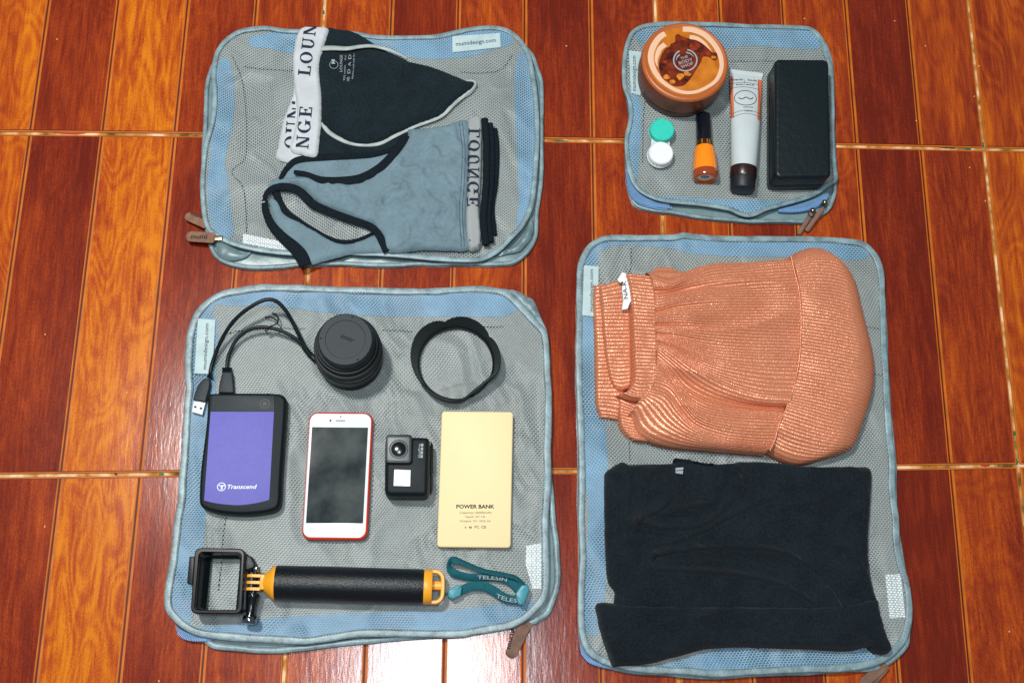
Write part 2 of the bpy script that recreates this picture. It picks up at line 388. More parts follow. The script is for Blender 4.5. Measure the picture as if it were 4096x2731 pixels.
def word(s, a, b, h, z, m, parent, mirror=False, clip=None):
    V, F = put(serif(s), a, b, h, z, mirror); V[:,2] += .9
    if clip is not None:
        ok = inside(V[:,:2], clip); F = [f for f in F if all(ok[list(f)])]
    return mk('lettering', V, F, m, parent, sm=False)

# ------------------------------------------------------------------ FLOOR
def wood():
    m = bpy.data.materials.new('glazed_wood_print'); m.use_nodes = True; nt = m.node_tree; N = nt.nodes; L = nt.links; b = N['Principled BSDF']
    def new(t, **k):
        n = N.new(t)
        for a, v in k.items(): setattr(n, a, v)
        return n
    def mth(op, a, c=None, clamp=False):
        n = new('ShaderNodeMath', operation=op); n.use_clamp = clamp
        for i, v in enumerate((a, c)):
            if v is None: continue
            if isinstance(v, (int, float)): n.inputs[i].default_value = v
            else: L.new(v, n.inputs[i])
        return n.outputs[0]
    tc = new('ShaderNodeTexCoord'); oi = new('ShaderNodeObjectInfo'); sp = new('ShaderNodeSeparateColor'); L.new(oi.outputs['Color'], sp.inputs[0])
    cb = new('ShaderNodeCombineXYZ'); L.new(mth('MULTIPLY', sp.outputs[1], 7.), cb.inputs[0]); L.new(mth('MULTIPLY', sp.outputs[1], 31.), cb.inputs[1]); L.new(mth('MULTIPLY', sp.outputs[1], 13.), cb.inputs[2])
    ad = new('ShaderNodeVectorMath', operation='ADD'); L.new(tc.outputs['Object'], ad.inputs[0]); L.new(cb.outputs[0], ad.inputs[1])
    def noise(sx, sy, det=4, dist=0., rough=.55):
        mp = new('ShaderNodeMapping'); mp.inputs['Scale'].default_value = (sx, sy, 1); L.new(ad.outputs[0], mp.inputs[0])
        n = new('ShaderNodeTexNoise'); n.inputs['Scale'].default_value = 1; n.inputs['Detail'].default_value = det; n.inputs['Distortion'].default_value = dist; n.inputs['Roughness'].default_value = rough
        L.new(mp.outputs[0], n.inputs['Vector']); return n.outputs[0]
    big = noise(24, 3.2, 3, .25); mid = noise(85, 13, 5, .9); fine = noise(480, 20, 3, .2, .75); blot = noise(9, 4, 2); spk = noise(900, 500, 2)
    ring = noise(24, 8, 1, .3); rg = mth('SINE', mth('MULTIPLY', mth('ADD', ring, mth('MULTIPLY', fine, .03)), 70.))
    v = mth('MULTIPLY', mth('SUBTRACT', big, .5), .75)
    v = mth('ADD', v, mth('MULTIPLY', mth('SUBTRACT', mid, .5), mth('ADD', mth('MULTIPLY', sp.outputs[0], .7), .45)))
    v = mth('ADD', v, mth('MULTIPLY', mth('SUBTRACT', fine, .5), .75))
    v = mth('ADD', v, mth('MULTIPLY', mth('SUBTRACT', spk, .5), .6))
    v = mth('ADD', v, mth('MULTIPLY', mth('SUBTRACT', blot, .5), .5))
    v = mth('ADD', v, mth('MULTIPLY', mth('MULTIPLY', rg, mth('MULTIPLY', sp.outputs[0], .13)), 1.))
    v = mth('ADD', v, sp.outputs[0], True)
    cr = new('ShaderNodeValToRGB'); e = cr.color_ramp.elements
    e[0].position = 0; e[0].color = lin((98,28,14)); e[1].position = 1; e[1].color = lin((208,120,22))
    for p, c in ((.22, (122,40,18)), (.45, (150,58,20)), (.68, (176,80,20)), (.85, (194,102,18))): q = e.new(p); q.color = lin(c)
    L.new(v, cr.inputs[0]); L.new(cr.outputs[0], b.inputs['Base Color'])
    b.inputs['Roughness'].default_value = .16; b.inputs['Specular IOR Level'].default_value = .45
    bp = new('ShaderNodeBump'); bp.inputs['Strength'].default_value = .17; bp.inputs['Distance'].default_value = .0005
    L.new(mth('ADD', noise(300, 60, 3, .3), mth('MULTIPLY', noise(60, 25, 2), 1.2)), bp.inputs['Height']); L.new(bp.outputs[0], b.inputs['Normal']); return m
M['wood'] = wood()
M['rim'] = mat('orange_glaze_rim', (186,98,24), .5, .2, var=.3, vscale=40)
M['groove'] = mat('dark_glaze_groove', (80,26,16), .5, .2)
def grout():
    m = mat('cream_grout', (206,176,136), .9, .2, bump=.8, bscale=500); nt = m.node_tree; N = nt.nodes; L = nt.links
    tc = N.new('ShaderNodeTexCoord'); a = N.new('ShaderNodeTexNoise'); a.inputs['Scale'].default_value = 45; a.inputs['Detail'].default_value = 5; L.new(tc.outputs['Object'], a.inputs['Vector'])
    cr = N.new('ShaderNodeValToRGB'); e = cr.color_ramp.elements; e[0].position = .34; e[0].color = lin((96,74,40)); e[1].position = .62; e[1].color = lin((226,200,162)); q = e.new(.48); q.color = lin((186,136,78))
    L.new(a.outputs[0], cr.inputs[0]); L.new(cr.outputs[0], N['Principled BSDF'].inputs['Base Color']); return m
M['grout'] = grout()
M['fgreen'] = mat('green_paint_fleck', (20,98,74), .6); M['fred'] = mat('red_paint_fleck', (170,40,22), .6); M['fdark'] = mat('dark_grime', (40,48,40), .8)
M['fcream'] = mat('cream_crumb', (220,190,140), .8)
# corners of the laid tiles, read from the picture: columns V0..V4 on the two grout lines
ga = [(-173,530),(1266,544),(2640,567),(3938,597),(5190,612)]; gb = [(-398,1906),(1184,1889),(2686,1880),(4074,1861),(5420,1858)]
g1, g2 = U(ga, 0), U(gb, 0)
def ext(g):   # one more column on either side
    g = list(g); g = [2*g[0]-g[1]]+g+[2*g[-1]-g[-2]]; return np.array(g)
g1, g2 = ext(g1), ext(g2); rows = [3*g1-2*g2, 2*g1-g2, g1, g2, 2*g2-g1, 3*g2-2*g1]
tones = {1: [.70,.25,.75,.28,.43], 2: [.52,.24,.50,.2,.36], 3: [.43,.23,.47,.18,.36], 4: [.58,.36,.6,.3,.48], 0: [.5,.2,.6,.15,.4], 5: [.4,.15,.6,.2,.3]}
fl_V, fl_F = prism([(-1700,-1500),(1700,-1500),(1700,1500),(-1700,1500)], [(0,-12),(0,-2.0)], bottom=True)
floor = mk('floor', fl_V, fl_F, 'grout', sm=False); floor['kind'] = 'structure'
GAP = 1.7; RIM = 2.4
def quad_in(c, a):   # quad corners moved inwards by a
    P = ccw(np.array(c)); n = len(P); out = []
    for i in range(n):
        p, u, v = P[i], P[i-1]-P[i], P[(i+1) % n]-P[i]; out.append(p+(u/np.linalg.norm(u)+v/np.linalg.norm(v))*a)
    return np.array(out)
for r in range(5):
    for c in range(6):
        cs = [rows[r][c], rows[r][c+1], rows[r+1][c+1], rows[r+1][c]]     # TL TR BR BL
        q = quad_in(cs, GAP)                                              # ccw order
        V, F = prism(q, [(0,-9),(0,-.9),(.9,-.25),(RIM,-.12)], top=True); mi = [0]*(len(F)-1)+[1]
        tile = mk('tile', V, F, None, floor, sm=False, mats=['rim','groove'], midx=mi)
        TL, TR, BR, BL = [np.array(x) for x in cs]
        def at(s, t): return (TL*(1-s)+TR*s)*(1-t)+(BL*(1-s)+BR*s)*t
        Lx = np.linalg.norm(TR-TL); Ly = np.linalg.norm(BL-TL); ex = (GAP+RIM)/Lx; ey = (GAP+RIM)/Ly
        for k in range(5):
            s0 = ex if k == 0 else k/5+1.3/Lx; s1 = 1-ex if k == 4 else (k+1)/5-1.3/Lx; st = s0+(2.2/Lx if k else 0); su = s1-(1.1/Lx if k < 4 else 0)
            P = [at(s0, ey), at(st, ey), at(su, ey), at(s1, ey), at(s1, 1-ey), at(su, 1-ey), at(st, 1-ey), at(s0, 1-ey)]
            V = [(p[0], p[1], .42) for p in P]+[(p[0], p[1], -.2) for p in (at(s0-.5/Lx, ey), at(s1+.5/Lx, ey), at(s1+.5/Lx, 1-ey), at(s0-.5/Lx, 1-ey))]
            F = [(7,6,1,0),(6,5,2,1),(5,4,3,2),(8,0,7,11),(3,9,10,4)]
            o = mk('plank', V, F, None, tile, sm=False, mats=['wood','rim'], midx=[1 if k else 0, 0, 1 if k < 4 else 0, 1, 1])
            to = tones[c][k]+random.uniform(-.05, .05); o.color = (to, random.random(), 0, 1)
def blob(p, w_, h_, ang, m, z=-.9, seed=0):
    rs = np.random.RandomState(seed); c = U([p], 0)[0]; t = np.linspace(0, 2*math.pi, 11)[:-1]; k = .7+.5*rs.rand(10)
    x, y = w_/2*np.cos(t)*k, h_/2*np.sin(t)*k; ca, sa = math.cos(ang), math.sin(ang)
    return prism(np.c_[c[0]+x*ca-y*sa, c[1]+x*sa+y*ca], [(0, z-1.2), (.1, z)])
for i, (p, w_, h_, a, m) in enumerate([((280,530),34,3,0,'fred'),((2245,562),18,3,-.1,'fgreen'),((3872,592),11,4.5,-.2,'fgreen'),((3790,590),22,2,-.05,'fdark'),((644,1895),6,3.4,0,'fgreen'),
        ((3945,1858),12,4,0,'fred'),((3998,1853),4,5,.3,'fgreen'),((3933,578),4,9,.1,'fgreen'),((1293,48),3,6,.2,'fgreen'),((4060,1732),3.6,7,.1,'fgreen'),((4070,1845),3.2,7,0,'fgreen'),((461,1892),3.5,3.5,0,'fdark'),
        ((3902,800),3,22,.1,'fdark'),((3880,150),3,26,.06,'fdark'),((2635,350),3,20,.03,'fdark')]):
    mk('paint_fleck', *blob(p, w_, h_, a, m, seed=i), m, floor)
for i, p in enumerate([(3217,76),(3701,186),(3916,266),(3577,86),(229,159),(181,440+898),(508,1570),(180,2105),(636,2722),(2265,186),(4036,2525),(3878,671),(3664,484),(3940,805),(2170,2690),(3896,387)]):
    mk('crumb', *blob(p, 2.2, 1.4, i*1.1, 'fcream', z=.9, seed=i+40), 'fcream', floor)

# ------------------------------------------------------------------ PACKING CUBES
M['seam'] = mat('dark_seam', (40,48,50), .8, .2)
SEAMS = {11: [('A', [(330,250),(385,380),(408,520),(415,700),(405,850),(330,930),(392,1010),(412,1150),(415,1290)]), ('A', [(400,320),(520,335),(690,342)]), ('A', [(1660,352),(1800,356),(1900,330),(1960,250)])],
  37: [('C2', [(270,462),(400,466),(520,470)]), ('C2', [(1060,430),(1180,438),(1285,436)]), ('C3', [(600,425),(580,540),(565,680),(560,800),(540,1000)]), ('C1', [(640,500),(760,470),(1050,450),(1300,455)])],
  23: [('B', [(250,300),(300,500),(285,700),(280,1000)]), ('B', [(850,325),(1000,328),(1160,322)])],
  51: [('D1', [(430,150),(420,300),(330,460)]), ('D1', [(420,1300),(425,1480)]), ('D1', [(1880,640),(2020,655)]), ('D1', [(1860,930),(2040,950)])]}
ZT = 14.0       # level of the net panels
def bag(label, top, base, blues, bw, seed, rot=0., cell=(3.55, 2.35), zt=ZT, group='mesh topped packing cubes laid on the floor', zb=1.):
    Pt = ccw(smooth(U(top, zt), 4, True)); Pb = ccw(smooth(U(base, 5), 4, True)); c = Pt.mean(0)
    root = thing('packing_cube', label, 'packing cube', c, 0, group)
    Pb = Pb+normals(Pb)*((vn(Pb[:,0], Pb[:,1], 22, seed)-.5)*1.6)[:,None]
    # lower fabric body with sagging sides
    def zb_(q): 
        d = dist(q, Pb, True); return 2.6+1.2*np.clip(d/8, 0, 1)+1.8*(fold(q[:,0], q[:,1], 20, seed+2)-.5)*np.clip(d/4, 0, 1)
    V, F = fill(Pb, 7, zb_, skirt=.6); mk('base_panel', V, F, 'nylon', root, ang=80)
    Ni = normals(Pb); pth = Pb+Ni*(bw*.42)
    zz = 5.2+(vn(pth[:,0], pth[:,1], 30, seed+1)-.5)*2.; V, F = sweep(np.c_[pth, zz], bw*.42, 1.9, 8, True, pw=.75); mk('base_binding', V, F, 'bind', root, ang=70)
    # lining under the net
    Pi = Pt+normals(Pt)*(bw*.55)
    Pi = Pi[::2]
    def wr(q, s=1.): return s*(2.6*(fold(q[:,0], q[:,1], 62, seed)**2.2-.4)+1.7*(fold(q[:,0], q[:,1], 27, seed+7)**2-.4)*np.clip(3*vn(q[:,0], q[:,1], 70, seed+4)-.8, .15, 1.2))
    def val(q):   # where the lining falls away from the net
        f = fold(q[:,0]*.8, q[:,1], 64, seed)**1.6*.75+fold(q[:,0], q[:,1]*.7, 26, seed+7)**2*.5+fold(q[:,0]*1.1, q[:,1]*.6, 12, seed+2)**3*.35*(vn(q[:,0], q[:,1], 50, seed+3) > .45)
        return np.clip(1.05-f*1.25+(vn(q[:,0], q[:,1], 95, seed+4)-.5)*1.1, 0, 1)
    def zl(q): return zt-2.6-5.2*val(q)*np.clip(dist(q, Pt, True)/14, .2, 1)
    V, F = fill(Pi, 3.6, zl, skirt=5.); mk('lining', V, F, 'lining', root, ang=80)
    for b in blues:
        Q = ccw(smooth(U(b, zt-3), 4, True)); Q = Q[inside(Q, Pt)]
        V, F = fill(Q, 5, lambda q: zl(q)+.9, skirt=zt-6.5); mk('blue_border', V, F, 'blue', root, ang=80)
    def zn(q): return zt-1.5+1.3*(.5-val(q))*np.clip(dist(q, Pt, True)/15, 0, 1)+.5*(vn(q[:,0], q[:,1], 9, seed+3)-.5)
    for sm_ in SEAMS.get(seed, []):
        q = smooth(U(px(*sm_), zt-4), 4); q = q[inside(q, Pt)]; V, F = sweep(np.c_[q, zl(q)+.5], .8, .4, 6); mk('seam', V, F, 'seam', root)
    # the net: every hole is real
    a, b_ = cell; lo, hi = Pt.min(0)-5, Pt.max(0)+5; cc = (lo+hi)/2; R = np.hypot(*(hi-lo))/2; ca, sa = math.cos(rot), math.sin(rot)
    nx, ny = int(R/a)+2, int(R/b_)+2; I, J = np.meshgrid(np.arange(-nx, nx), np.arange(-ny, ny))
    X = (I+(J % 2)*.5)*a; Y = J*b_; X, Y = X.ravel(), Y.ravel()
    P0 = np.c_[cc[0]+X*ca-Y*sa, cc[1]+X*sa+Y*ca]
    wp = np.c_[P0[:,0]+(vn(P0[:,0], P0[:,1], 40, seed+11)-.5)*7, P0[:,1]+(vn(P0[:,0], P0[:,1], 40, seed+12)-.5)*7]; P0 = P0[inside(wp, Pt+normals(Pt)*(bw*.5))]
    hx = np.array([(0, 2*b_/3), (-a/2, b_/3), (-a/2, -b_/3), (0, -2*b_/3), (a/2, -b_/3), (a/2, b_/3)]); hx = np.c_[hx[:,0]*ca-hx[:,1]*sa, hx[:,0]*sa+hx[:,1]*ca]
    def warp(q): return np.c_[q[:,0]+(vn(q[:,0], q[:,1], 40, seed+11)-.5)*7, q[:,1]+(vn(q[:,0], q[:,1], 40, seed+12)-.5)*7]
    n = len(P0); O = warp((P0[:,None,:]+hx[None]).reshape(-1, 2)); Iq = warp((P0[:,None,:]+hx[None]*.78).reshape(-1, 2))
    zo = zn(O); V = np.r_[np.c_[O, zo+.12], np.c_[Iq, np.repeat(zo.reshape(n, 6).mean(1), 6)-.18]]
    k = np.arange(6); f = np.stack([k, 6*n+k, 6*n+(k+1) % 6, (k+1) % 6], 1); F = (f[None]+(np.arange(n)*6)[:,None,None]).reshape(-1, 4)[:, ::-1]
    me = bpy.data.meshes.new('mesh_panel'); me.vertices.add(len(V)); me.vertices.foreach_set('co', ((V-ORG[root.name])*.001).ravel())
    me.loops.add(F.size); me.loops.foreach_set('vertex_index', F.ravel().astype(np.int32)); me.polygons.add(len(F))
    me.polygons.foreach_set('loop_start', np.arange(0, F.size, 4, dtype=np.int32)); me.update(calc_edges=True); me.materials.append(M['net'])
    o = bpy.data.objects.new('mesh_panel', me); COL.objects.link(o); o.parent = root; ORG[o.name] = ORG[root.name]
    # binding round the net
    pth = Pt+normals(Pt)*(bw*.5); zz = zt-.6+(vn(pth[:,0], pth[:,1], 26, seed+6)-.5)*1.8
    wv = bw*.47*(.92+.22*vn(pth[:,0], pth[:,1], 17, seed+8)); V, F = sweep(np.c_[pth, zz], wv, 1.3, 10, True, pw=.6); bd = mk('binding', V, F, 'bind', root, ang=70)
    # side gusset from the binding down to the base
    s1 = Pt+normals(Pt)*(bw*.45); V = np.r_[np.c_[s1, np.full(len(s1), zt-1)], np.c_[s1, np.full(len(s1), 3.)]]; m_ = len(s1)
    mk('side_gusset', V, [(i, m_+i, m_+(i+1) % m_, (i+1) % m_) for i in range(m_)], 'nylon', root)
    # stitches
    sp = resample(np.r_[pth, pth[:1]]+np.r_[normals(Pt), normals(Pt)[:1]]*(bw*.30), int(len(pth)*4/3.2)); T = np.gradient(sp, axis=0); T /= np.linalg.norm(T, axis=1)[:,None]
    zq = np.interp(np.arange(len(sp)), np.linspace(0, len(sp)-1, len(zz)), zz)+1.15
    parts = []
    for i in range(0, len(sp)):
        p, t_ = sp[i], T[i]; nn = np.array([-t_[1], t_[0]])*.3; q = [p-t_*.8-nn, p+t_*.8-nn, p+t_*.8+nn, p-t_*.8+nn]; parts.append((np.array([(x, y, zq[i]) for x, y in q]), [(0,1,2,3)]))
    st = mk('stitching', *join(*parts), 'stitch', bd, sm=False); st['kind'] = 'stuff'
    return root, zn, zl
def brand_label(root, quad, z, a, b, h):
    V, F = prism(rquad(U(quad, z+1), .6, 3), [(0, z-2.2), (0, z+.7), (.2, z+.9)]); l = mk('brand_label', V, F, 'label', root)
    text('mumidesign.com', a, b, h, z+1.05, 'ink', l, bold=.006); return l
def care_label(root, quad, z, lines):
    V, F = prism(rquad(U(quad, z), .5, 3), [(0, z-1.5), (0, z)]); l = mk('care_label', V, F, 'care', root)
    texts(lines, z+.1, 'inkf', l); return l
def tab(root, p0, p1, wd, z0, z1, m='leather', lab=None, w2=None):
    """leather zip pull from its free end p0 to its ring p1 (px)"""
    A = U([p0], z0)[0]; B = U([p1], z1)[0]; d = (B-A)/np.linalg.norm(B-A); n = np.array([-d[1], d[0]]); L_ = np.linalg.norm(B-A); w2 = w2 or wd
    pts = []
    for t in np.linspace(-90, 90, 11): a_ = math.radians(t); pts.append(A+d*(wd/2-wd/2*math.cos(a_))+n*(wd/2*math.sin(a_)))
    pts += [B+n*w2/2-d*2, B+n*w2/4, B-n*w2/4, B-n*w2/2-d*2]
    P = ccw(np.array(pts)); zf = lambda q: z0+(z1-z0)*np.clip(((q[:,0]-A[0])*d[0]+(q[:,1]-A[1])*d[1])/L_, 0, 1)
    N = normals(P); zz = zf(P); V = np.r_[np.c_[P, zz], np.c_[P, zz+1.2], np.c_[P+N*.5, zz+1.7]]; k = len(P)
    F = [(r*k+i, r*k+(i+1) % k, (r+1)*k+(i+1) % k, (r+1)*k+i) for r in range(2) for i in range(k)]+[tuple(range(2*k, 3*k))]
    o = mk('zip_pull', V, F, m, root)
    if lab:
        V, F = put(glyphs('mumi', .02), *lab, z0+2.0); V[:,2] = zf(V[:,:2])+1.95; mk('lettering', V, F, 'ink', o, sm=False)
    return o
def zipper(root, outer, inner, z, teeth):
    """blue zip tape showing beyond the binding, with its coil of teeth"""
    P = ccw(smooth(U(list(outer)+list(inner)[::-1], z), 3, True)); V, F = fill(P, 4, lambda q: z+1.2*(vn(q[:,0], q[:,1], 8, 3)-.5), skirt=z-4); t = mk('zip_tape', V, F, 'zip', root, ang=80)
    q = resample(smooth(U(teeth, z), 2), max(8, int(np.linalg.norm(U(teeth, z)[-1]-U(teeth, z)[0])/1.5))); T = np.gradient(q, axis=0); T /= np.linalg.norm(T, axis=1)[:,None]
    parts = []
    for p, d in zip(q, T):
        n_ = np.array([-d[1], d[0]]); c_ = [p+d*a*.45+n_*b*1.5 for a, b in ((-1,-1),(1,-1),(1,1),(-1,1))]; parts.append(prism(c_, [(0, z), (.15, z+1.5)]))
    x = mk('zip_teeth', *join(*parts), 'teeth', t, sm=False); x['kind'] = 'stuff'

# upper left
A_top = px('A', [(470,82),(545,80),(620,93),(740,98),(900,100),(1050,112),(1180,130),(1350,132),(1500,128),(1600,110),(1700,88),(1800,76),(1880,79),(1945,98),(2000,140),(2045,200),(2070,260),(2085,330),(2100,430),(2112,550),(2118,700),(2112,850),(2100,1000),(2080,1130),(2030,1240),(1950,1330),(1880,1395),(1780,1445),(1680,1452),(1500,1442),(1300,1425),(1150,1415),(900,1405),(697,1412),(482,1390),(370,1366),(296,1340),(222,1300),(181,1262),(160,1200),(148,1120),(143,1000),(150,880),(165,760),(195,660),(212,560),(215,450),(208,380),(212,310),(235,220),(290,150),(370,100)])
A_base = px('A', [(300,175),(230,270),(200,330),(180,400),(168,520),(165,650),(155,760),(152,850),(150,1000),(160,1180),(181,1300),(200,1370),(240,1430),(320,1470),(430,1490),(600,1490),(760,1475),(1000,1470),(1200,1478),(1450,1470),(1700,1472),(1900,1470),(1980,1455),(2060,1390),(2100,1310),(2112,1230),(2115,1150),(2135,1000),(2140,850),(2138,650),(2142,540),(2135,400),(2110,310),(2075,230),(1980,150),(1880,105),(1700,115),(1500,155),(1180,155),(700,125),(470,110)])
A_blue = [px('A', [(245,330),(290,260),(330,330),(345,450),(340,600),(320,720),(290,860),(310,1000),(325,1150),(335,1300),(230,1270),(190,1100),(195,900),(230,600)]),
  px('A', [(430,160),(460,140),(600,120),(740,120),(900,130),(1200,165),(1350,160),(1620,130),(1900,100),(1960,180),(1880,210),(1700,260),(1500,275),(1350,265),(1200,250),(700,240),(560,215),(440,200)]),
  px('A', [(2035,230),(2065,320),(2085,500),(2090,850),(2070,1100),(2020,1230),(1980,1280),(1995,1100),(1990,900),(1975,600),(1970,400),(1990,260)])]
bagA, znA, zlA = bag('wide grey and blue mesh packing cube under the black underwear and the dusty blue bralette', A_top, A_base, A_blue, 6.2, 11, rot=math.pi/2)
brand_label(bagA, px('A', [(1610,138),(1888,120),(1892,202),(1612,232)]), ZT, *px('A', [(1632,196),(1864,172)]), 19)
care_label(bagA, px('A', [(398,1285),(690,1345),(680,1395),(392,1340)]), ZT-2.1, [('made in material 100% nylon', *px('A', [(415,1325),(650,1372)]), 7), ('wash by hand do not bleach', *px('A', [(412,1345),(640,1392)]), 7)])
tab(bagA, *px('M', [(162,320),(520,480)]), 10.5, 6, 9, lab=px('M', [(235,310),(425,385)])+[26*.6])
tab(bagA, *px('M', [(175,650),(640,680)]), 12.5, 10, 14, lab=px('M', [(245,690),(505,700)])+[28*.75])
p = U(px('M', [(640,680)]), 14)[0]; mk('zip_slider', *prism(rquad([p+[-2,-3], p+[8,-3], p+[8,3], p+[-2,3]], 1.5), rprof(9, 16, 1.)), 'metal', bagA)
# curl of nylon peeping out at the lower left corner
cloth('corner_flap', px('M', [(640,740),(760,720),(900,800),(1050,900),(1180,880),(1120,960),(1000,1010),(850,1020),(700,970),(655,880)]), 7, 4, 8, 'nylon', bagA, 3, amp=1.6, fs=12, seed=4)
cloth('corner_flap', px('R', [(1290,560),(1340,640),(1330,800),(1270,920),(1150,1050),(1000,1090),(850,1120),(900,1050),(1050,990),(1180,850),(1260,700)]), 7, 4, 7, 'nylon', bagA, 3, amp=2.2, fs=10, seed=8)

# upper right
B_top = px('B', [(340,65),(450,60),(600,64),(800,68),(1000,78),(1200,82),(1380,92),(1430,118),(1470,160),(1490,215),(1505,275),(1532,335),(1545,450),(1550,650),(1548,800),(1560,1000),(1574,1075),(1568,1112),(1500,1162),(1400,1222),(1250,1268),(1100,1312),(1030,1342),(980,1352),(930,1342),(850,1308),(700,1282),(550,1266),(400,1250),(300,1212),(230,1152),(190,1070),(170,980),(160,870),(165,800),(185,720),(190,640),(175,570),(150,500),(143,400),(148,300),(165,210),(200,130),(260,85)])
B_base = px('B', [(190,160),(165,260),(155,400),(165,520),(185,640),(180,760),(168,880),(168,1050),(175,1130),(200,1220),(240,1280),(330,1310),(450,1330),(600,1352),(800,1378),(1000,1390),(1200,1392),(1360,1392),(1450,1350),(1520,1300),(1552,1230),(1562,1150),(1570,1085),(1558,900),(1548,500),(1530,300),(1470,170),(1380,105),(1000,95),(600,80),(340,80)])
B_blue = [px('B', [(230,160),(300,110),(380,100),(870,100),(1000,110),(1250,110),(1400,130),(1450,200),(1430,245),(1250,240),(1080,225),(950,225),(830,230),(300,200)]),
  px('B', [(180,560),(220,540),(270,600),(270,700),(265,900),(245,1100),(215,1100),(190,950),(190,700)]),
  px('B', [(380,1210),(700,1235),(1000,1240),(1360,1240),(1300,1280),(1100,1300),(980,1335),(850,1300),(600,1260),(420,1250)])]
bagB, znB, zlB = bag('smallest grey and blue mesh packing cube, holding the toiletries', B_top, B_base, B_blue, 5.8, 23, rot=.02, cell=(3.7,2.4))
brand_label(bagB, px('B', [(190,250),(272,262),(268,550),(205,530)]), ZT, *px('B', [(238,520),(236,288)]), 15)
zipper(bagB, px('B', [(168,1040),(180,1130),(205,1210),(250,1262),(330,1290),(440,1305)]), px('B', [(185,1060),(215,1130),(260,1185),(330,1225),(410,1252),(460,1262)]), 9, px('B', [(180,1140),(210,1215),(270,1258),(350,1278),(470,1292)]))
zipper(bagB, px('B', [(1180,1318),(1300,1320),(1400,1300),(1470,1262),(1510,1215)]), px('B', [(1180,1300),(1290,1272),(1400,1238),(1470,1205),(1505,1180)]), 9, px('B', [(1180,1312),(1300,1308),(1400,1286),(1480,1240)]))
tab(bagB, *px('Z', [(1838,592),(1972,378)]), 5.2, 3, 12, 'leather2', w2=5); tab(bagB, *px('Z', [(1915,560),(2080,330)]), 5.6, 4, 12, 'leather2', w2=5)
for x, y in ((1990,345),(2108,265)):
    p = U(px('Z', [(x,y)]), 13)[0]; mk('zip_slider', *lathe([p[0], p[1], 9], [(3.4,0),(3.6,2),(2.6,4),(1.2,5)], 14), 'metal', bagB)
    mk('pull_ring', *sweep(np.array([[p[0]-3+3.2*math.cos(t), p[1]-5+3.6*math.sin(t), 13] for t in np.linspace(0, 2*math.pi, 15)[:-1]]), .7, n=6, closed=True), 'metal', bagB)

# lower left
C_top = px('C1', [(1000,75),(880,82),(760,100),(620,125),(500,180),(410,260),(350,350),(310,480),(295,600),(290,750),(292,880),(298,950),(285,1050),(275,1200),(262,1400),(255,1540)], 'C3', [(225,110),(215,300),(195,400),(175,560),(155,750),(130,880),(112,1000),(108,1090),(125,1170),(180,1240),(250,1300),(340,1350),(450,1375),(600,1392),(900,1412),(1150,1425),(1250,1425),(1400,1402),(1600,1372)],
  'C4', [(80,1240),(300,1240),(600,1245),(790,1245),(900,1225),(1050,1200),(1150,1178),(1250,1130),(1320,1070),(1380,1000),(1412,930),(1420,800),(1418,600),(1415,400),(1428,200),(1434,60)], 'C2', [(1680,1450),(1686,1300),(1690,1000),(1680,850),(1672,650),(1660,520),(1640,455),(1560,370),(1480,280),(1400,200),(1300,125),(1150,92),(1000,88),(850,96),(700,108),(350,105),(0,95)])
C_base = px('C1', [(1000,95),(760,120),(620,145),(500,200),(410,280),(350,370),(320,500),(305,650),(300,900),(290,1100),(270,1400)], 'C3', [(235,100),(215,350),(185,600),(150,850),(125,1000),(130,1120),(190,1240),(270,1320),(400,1385),(430,1420),(500,1462),(700,1482),(850,1497),(1000,1492),(1300,1465),(1560,1432)],
  'C4', [(80,1292),(300,1276),(600,1256),(800,1240),(1100,1190),(1290,1158),(1350,1130),(1420,1080),(1460,1000),(1490,900),(1500,790),(1490,600),(1470,450),(1450,200),(1438,60)], 'C2', [(1684,1400),(1690,1000),(1680,800),(1665,560),(1650,470),(1620,400),(1585,320),(1560,260),(1530,205),(1480,180),(1410,142),(1300,112),(1150,98),(1000,98),(700,118),(350,120)])
C_blue = [px('C1', [(420,345),(480,230),(600,150),(750,125),(1100,110),(1500,120),(1882,130)], 'C2', [(300,130),(700,135),(1000,130),(1250,150),(1400,215),(1440,265),(1330,330),(1280,352),(900,350),(500,345),(30,335)], 'C1', [(1600,320),(1400,310),(1200,280),(900,258),(700,262),(560,250),(530,290),(500,350)]),
  px('C1', [(350,400),(555,380),(550,800),(540,1100),(470,1500)], 'C3', [(470,30),(440,400),(410,660),(370,900),(345,1150),(300,1270),(200,1200),(160,1100),(180,900),(220,500),(280,30)]),
  px('C3', [(330,1290),(600,1270),(900,1220),(1300,1190),(1700,1172)], 'C4', [(100,1070),(400,1050),(700,1050),(950,1020),(1200,985),(1345,1000),(1290,1110),(1150,1160),(800,1225),(100,1225)], 'C3', [(1700,1350),(1300,1395),(800,1380),(450,1350)])]
bagC, znC, zlC = bag('big square grey and blue mesh packing cube under the electronics', C_top, C_base, C_blue, 8.0, 37, rot=-.02)
brand_label(bagC, px('C1', [(400,362),(548,372),(520,828),(370,822)]), ZT, *px('C1', [(470,788),(490,404)]), 15)
care_label(bagC, px('C4', [(1255,590),(1362,572),(1362,895),(1300,898),(1250,720)]), ZT-2.0, [('wash by hand do not bleach', *px('C4', [(1300,880),(1298,620)]), 7), ('made in China 100% nylon', *px('C4', [(1330,880),(1332,600)]), 7)])
zipper(bagC, px('C3', [(200,1265),(215,1330),(260,1375),(330,1395),(430,1395),(520,1385)]), px('C3', [(215,1285),(260,1315),(330,1345),(430,1368),(520,1380)]), 9, px('C3', [(222,1335),(265,1368),(335,1386),(440,1388)]))
tab(bagC, *px('T', [(1245,1505),(1440,1090)]), 13, 2, 8, 'leather2', lab=px('T', [(1255,1395),(1305,1150)])+[19])
tab(bagC, *px('T', [(1330,1330),(1500,1060)]), 10, 1, 7, 'leather2')
